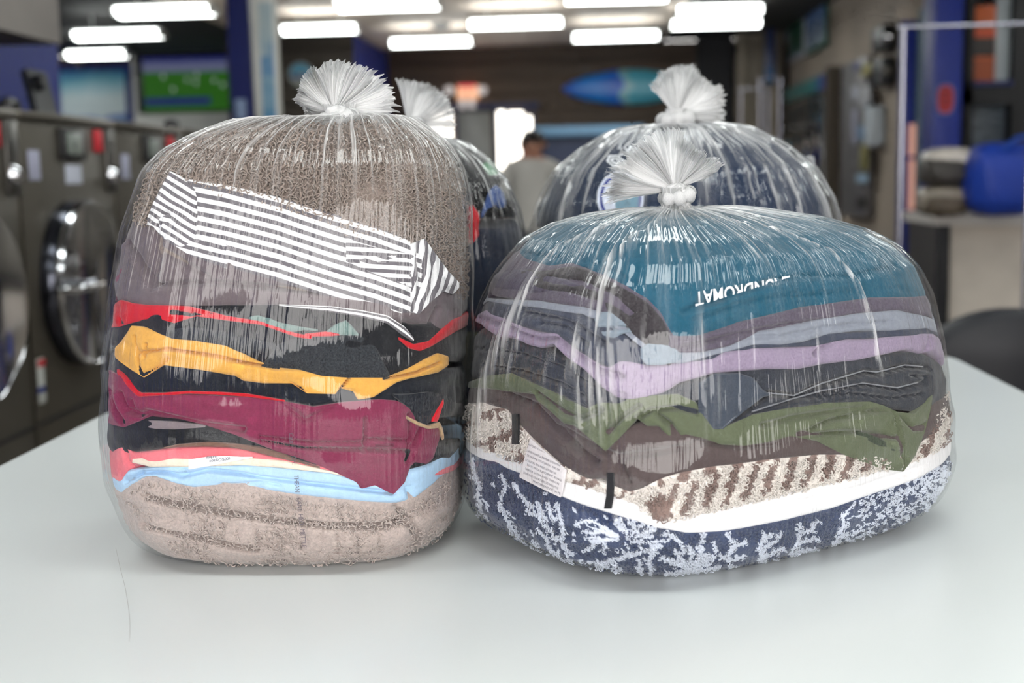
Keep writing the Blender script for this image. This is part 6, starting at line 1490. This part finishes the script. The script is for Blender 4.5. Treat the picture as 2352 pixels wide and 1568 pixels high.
# ------------------------------------------------------------------ bags behind
def back_bag(cx, cy, a, b, rot, hgt, n=2.9):
    prof = [(0, .72), (.01, .86), (.03, .94), (.10, 1.0), (.45, 1.0), (.62, .97), (.76, .90), (.86, .79), (.93, .62), (.975, .42), (.995, .2), (1.0, 0)]
    rows = [(z * hgt if z > .03 else z, s, cx) for z, s in prof]
    return Bag(rows, cy, a, b, n, rot), rows
def zslab(name, bag, z0, z1, base, bulge, mat, label, cat, tilt=0.0, wr=.002, nr=18, parent=None):
    u = np.linspace(0, 2 * pi, 160, endpoint=False); th = u + bag.front() + pi
    w = tilt * np.sin(u + 1.0) + .004 * np.sin(3 * u + z0 * 90)
    v = np.linspace(0, 1, nr)[:, None]; Z = bag.z0 + z1 + w + (z0 - z1) * v; m = np.abs(2 * v - 1)
    U = np.broadcast_to(u, Z.shape)
    off = base + bulge * (1 - m ** 4) - .006 * m ** 10 + displace(bag, U, Z, wr, 12, ()) * (1 - m ** 6)
    P = bag.ring(np.broadcast_to(th, Z.shape), Z, off)
    A = np.concatenate([bag.ring(th, Z[0], off[0], .5)[None], P, bag.ring(th, Z[-1], off[-1], .5)[None]]); nrr, nc = A.shape[:2]; V = A.reshape(-1, 3)
    faces = [tuple(q) for q in gridfaces(nrr, nc, True)] + [tuple(range(nc)), tuple(range((nrr - 1) * nc, nrr * nc))[::-1]]
    o = link(name, mesh_np(name, V, faces), mat, parent)
    if parent is None: tag(o, label, cat)
    return o
c3 = at(1562, 420, 1.98)
B3, rows3 = back_bag(float(c3[0]), 1.98, .245, .20, radians(8), .482)
nv = fabric('deep_navy_jersey', (36, 52, 78), .08)
d3 = dome('navy_shirt', B3, [(1205, 520), (1300, 530), (1500, 540), (1700, 540), (1900, 520), (1930, 515)], .002, nv, 'deep navy shirt with printed emblem, top of the bag behind', 'shirt', wr=.0016, wf=7, nr=70)
surface_text('MAT', B3, (1468, -24, 4, 334, 3, 24), .0125, M_let, 'printed_lettering', d3, bold=.02)
def badge(cx, cy, rx, ry, off, mat, nm, n=40, lob=0.0, rot=.35, hole=0.0):
    t = np.linspace(0, 2 * pi, n, endpoint=False); r = 1 + lob * np.abs(np.sin(3 * t))
    def ringp(s):
        x, y = rx * r * s * np.cos(t), ry * r * s * np.sin(t); return B3.surf(cx + x * cos(rot) - y * sin(rot), cy + x * sin(rot) + y * cos(rot), off)
    rs = [hole if hole else .02, (hole + 1) / 2 if hole else .5, 1.0]
    V = np.concatenate([ringp(s) for s in rs]); faces = [tuple(q) for q in gridfaces(3, n, True)[:, ::-1]]
    if not hole: faces.append(tuple(range(n)))
    link(nm, mesh_np(nm, V, faces), mat, d3)
badge(1414, 370, 19, 12, .0125, M_let, 'emblem_outline', lob=.2, hole=.72); badge(1414, 370, 11, 6, .0125, M_let, 'emblem_bloom', lob=.25, hole=.5); badge(1418, 376, 9, 3, .0127, M_let, 'emblem_bar')
badge(1425, 455, 54, 62, .0125, plain('badge_white', (214, 222, 240), .6), 'badge_field', rot=0); badge(1425, 455, 48, 56, .0132, plain('badge_navy', (36, 54, 140), .6), 'badge_ring', rot=0, hole=.86); badge(1440, 462, 26, 30, .0134, plain('badge_teal', (110, 150, 170), .6), 'badge_centre', rot=0, lob=.1)
zslab('black_shirt', B3, .15, .27, .0, .006, fabric('black_jersey2', (34, 36, 44), .1), 'black shirt folded inside the bag behind the wide bag', 'shirt')
zslab('slate_trousers', B3, .005, .16, .0, .006, navy2, 'slate trousers folded at the bottom of the bag behind the wide bag', 'trousers')
bag3 = empty('laundry_bag', (float(c3[0]), 1.98, TZ), 'clear laundry bag with navy shirt, standing behind the wide bag', 'plastic bag', 'knotted clear laundry bags')
cx3 = float(c3[0]); kx3 = float(at(1553, 285, 1.98)[0])
F3 = [(.0015, .6, cx3)] + [(z, s, cx3) for z, s, _ in rows3 if .005 < z < .46] + [(.476, .40, (cx3 + kx3) / 2), (.482, .2, kx3), (.480, .1, kx3), (.481, .06, kx3), (.495, .05, kx3), (.51, .06, kx3)]
M_film_b = film_material('clear_film_back', streak=(34, .8), bump=.5)
film(B3, F3, bag3, M_film_b, 141, None, amp=(.004, .0015), folds=((2.35, .10, .55, .03, .006, .55, -.3), (2.1, .08, .4, .03, .005, .35, -.2), (3.9, .05, .5, .05, .006, .55, .3), (4.15, .05, .5, .045, .006, .5, .25), (3.6, .05, .5, .04, .005, .35, .2), (4.4, .06, .5, .04, .006, .4, .2), (3.75, .05, .4, .03, .005, .4, .3), (4.6, .06, .5, .04, .005, .35, .1)), side_frost=.03, frost_len=.20, nth=540, nr=110)
knot((1553, 275), 1.98, 62, 40, bag3, M_tuft, 35)
tuft((1553, 268), 1.98, [([(-10, 104), (15, 112), (33, 128), (44, 98), (60, 108), (70, 124), (85, 104), (100, 108), (112, 104), (122, 96), (132, 82)], .0, 14, .008), ([(0, 96), (30, 110), (60, 112), (90, 106), (125, 84)], .012, 11, -.01), ([(60, 104), (72, 118), (100, 104), (128, 88)], -.008, 9, .008)], bag3, M_tuft, 81)

c2 = at(955, 420, 1.86)
B2, rows2 = back_bag(float(c2[0]), 1.87, .168, .165, 0, .468)
bt = fabric('black_cotton', (30, 31, 34), .1)
d2 = dome('black_jacket', B2, [(800, 440), (950, 450), (1050, 445), (1120, 440), (1175, 470), (1205, 500)], .002, bt, 'black jacket at the top of the bag behind the tall bag', 'jacket', wr=.005, wf=9, nr=60)
zslab('navy_trousers', B2, .19, .34, .0, .006, fabric('blue_black', (38, 46, 66), .1), 'blue black trousers in the bag behind the tall bag', 'trousers')
zslab('khaki_trousers', B2, .12, .20, .0, .006, fabric('khaki', (112, 108, 90), .1), 'khaki trousers in the bag behind the tall bag', 'trousers')
zslab('dark_trousers', B2, .005, .13, .0, .006, bt, 'black trousers at the bottom of the bag behind the tall bag', 'trousers')
flap('blue_cloth', B2, [(1108, 490), (1125, 440), (1140, 425), (1155, 440), (1160, 470)], [(1108, 500), (1120, 480), (1140, 470), (1150, 480), (1160, 475)], .006, .006, fabric('royal_blue', (58, 88, 148), .1), 'crumpled royal blue cloth in the bag behind the tall bag', nc=40, nr=16, wr=.002)
flap('green_patch', B2, [(1113, 375), (1125, 370), (1142, 395)], [(1113, 385), (1128, 402), (1142, 402)], .006, .002, fabric('green_print', (58, 140, 88), .1), 'small green cloth patch in the bag behind the tall bag', nc=20, nr=8)
flap('red_cloth', B2, [(1074, 480), (1085, 470), (1100, 490)], [(1074, 560), (1085, 560), (1100, 540)], .006, .004, red, 'bright red cloth squeezed into the bag behind the tall bag', nc=24, nr=14)
bag2 = empty('laundry_bag', (float(c2[0]), 1.87, TZ), 'clear laundry bag of dark clothes, standing behind the tall bag', 'plastic bag', 'knotted clear laundry bags')
cx2_ = float(c2[0]); kx2 = float(at(975, 290, 1.87)[0])
kx2 = float(at(940, 300, 1.87)[0])
F2 = [(.0015, .6, cx2_)] + [(z, s, cx2_) for z, s, _ in rows2 if .005 < z < .445] + [(.460, .44, (cx2_ + kx2) / 2), (.468, .22, kx2), (.466, .12, kx2), (.468, .08, kx2), (.48, .07, kx2), (.495, .08, kx2)]
film(B2, F2, bag2, M_film_b, 161, None, amp=(.004, .0012), folds=((4.35, .1, .6, .03, .004, .3, 0),), side_frost=.03, nth=480, nr=100)
knot((938, 292), 1.87, 56, 36, bag2, M_tuft, 37)
tuft((938, 292), 1.87, [([(-4, 98), (10, 102), (20, 106), (40, 110), (60, 106), (80, 104), (92, 104), (104, 112)], .0, 12, .006), ([(0, 90), (30, 104), (70, 100), (102, 106)], .010, 9, -.006)], bag2, M_tuft, 91)

# ------------------------------------------------------------------ bags on the far counter
def counter_bag(name, px0, px1, pt, pb, Y, mat, label, cat, seed, d=.16, wob=.06, zb=None):
    q0, q1 = at(px0, pb, Y), at(px1, pt, Y); zb_ = z_ct if zb is None else zb
    cx, hw, zt_ = (q0[0] + q1[0]) / 2, (q1[0] - q0[0]) / 2, q1[2]
    n1 = Noise(seed, 12, .3, 1.2); nu, nv_ = 64, 28
    u = np.linspace(0, 2 * pi, nu, endpoint=False)[None]; v = np.linspace(-pi / 2, pi / 2, nv_)[:, None]
    k = 1 + wob * n1(np.cos(u) * 1.5 + v, np.sin(u) * 1.5)
    cu = lambda a: np.sign(a) * np.abs(a) ** .6
    P = np.stack(np.broadcast_arrays(cx + hw * k * cu(np.cos(v)) * cu(np.cos(u)), Y + d + d * k * cu(np.cos(v)) * cu(np.sin(u)), (zb_ + zt_) / 2 + (zt_ - zb_) / 2 * cu(np.sin(v)) * (1 + .25 * wob * n1(np.cos(u), v))), -1)
    P[..., 2] = np.maximum(P[..., 2], zb_ + .001)
    return link(name, mesh_np(name, P.reshape(-1, 3), gridfaces(nv_, nu, True)[:, ::-1]), mat), cx, (zb_ + zt_) / 2
z_mid = float(at(2180, 425, 7.5)[2])
for (nm, t, b, zb, m1, m2, lab, sd) in (('wrapped_bundle', 424, 487, None, (150, 140, 126), (96, 84, 70), 'lower clear wrapped bundle of brown laundry on the white counter', 3), ('wrapped_bundle', 336, 424, z_mid, (206, 198, 188), (70, 66, 62), 'upper clear wrapped bundle of pale and dark laundry on the counter', 5)):
    o, cx, cz = counter_bag('bundle', 2125 if zb is None else 2132, 2240 if zb is None else 2262, t, b, 7.25, plain('bundle_%d' % sd, m1, .25, var=.3, scale=14, bump=.5, bscale=18), lab, 'bundle', sd, .15, .05, zb)
    e = empty(nm, (cx, 7.4, z_ct if zb is None else zb), lab, 'bundle'); setparent(o, e); o.name = 'wrapped_cloth'
    o2, _, _ = counter_bag('dark_fold', 2128, 2238 if zb is None else 2250, t + 20, b - 6, 7.235, plain('fold_%d' % sd, m2, .5, var=.3, scale=12), lab, 'bundle', sd + 1, .15, .03, None if zb is None else zb)
    setparent(o2, e)
o, cx, cz = counter_bag('bag_body', 2236, 2420, 322, 487, 7.05, plain('blue_nylon', (24, 62, 168), .55, var=.12, scale=5, bump=.3, bscale=9), '', '', 9, .2, .04)
e = empty('blue_laundry_sack', (cx, 7.25, z_ct), 'royal blue nylon laundry sack on the white counter', 'bag'); setparent(o, e)
MB().tube([(cx - .05, 7.07, cz + .16), (cx, 7.02, cz + .22), (cx + .08, 7.03, cz + .23), (cx + .16, 7.08, cz + .18)], .012, 8).build('carry_strap', plain('blue_strap', (38, 84, 190), .5), e)
# hair on the table
hp = [(266, 1258), (275, 1300), (288, 1350), (296, 1400), (299, 1440), (297, 1472)]
o = MB().tube([atZ(x, y, TZ + .0006) for x, y in hp], .00013, 6).build('hair_strand', plain('hair_brown', (168, 164, 160), .6)); tag(o, 'single fine hair lying on the white table before the tall bag', 'hair')
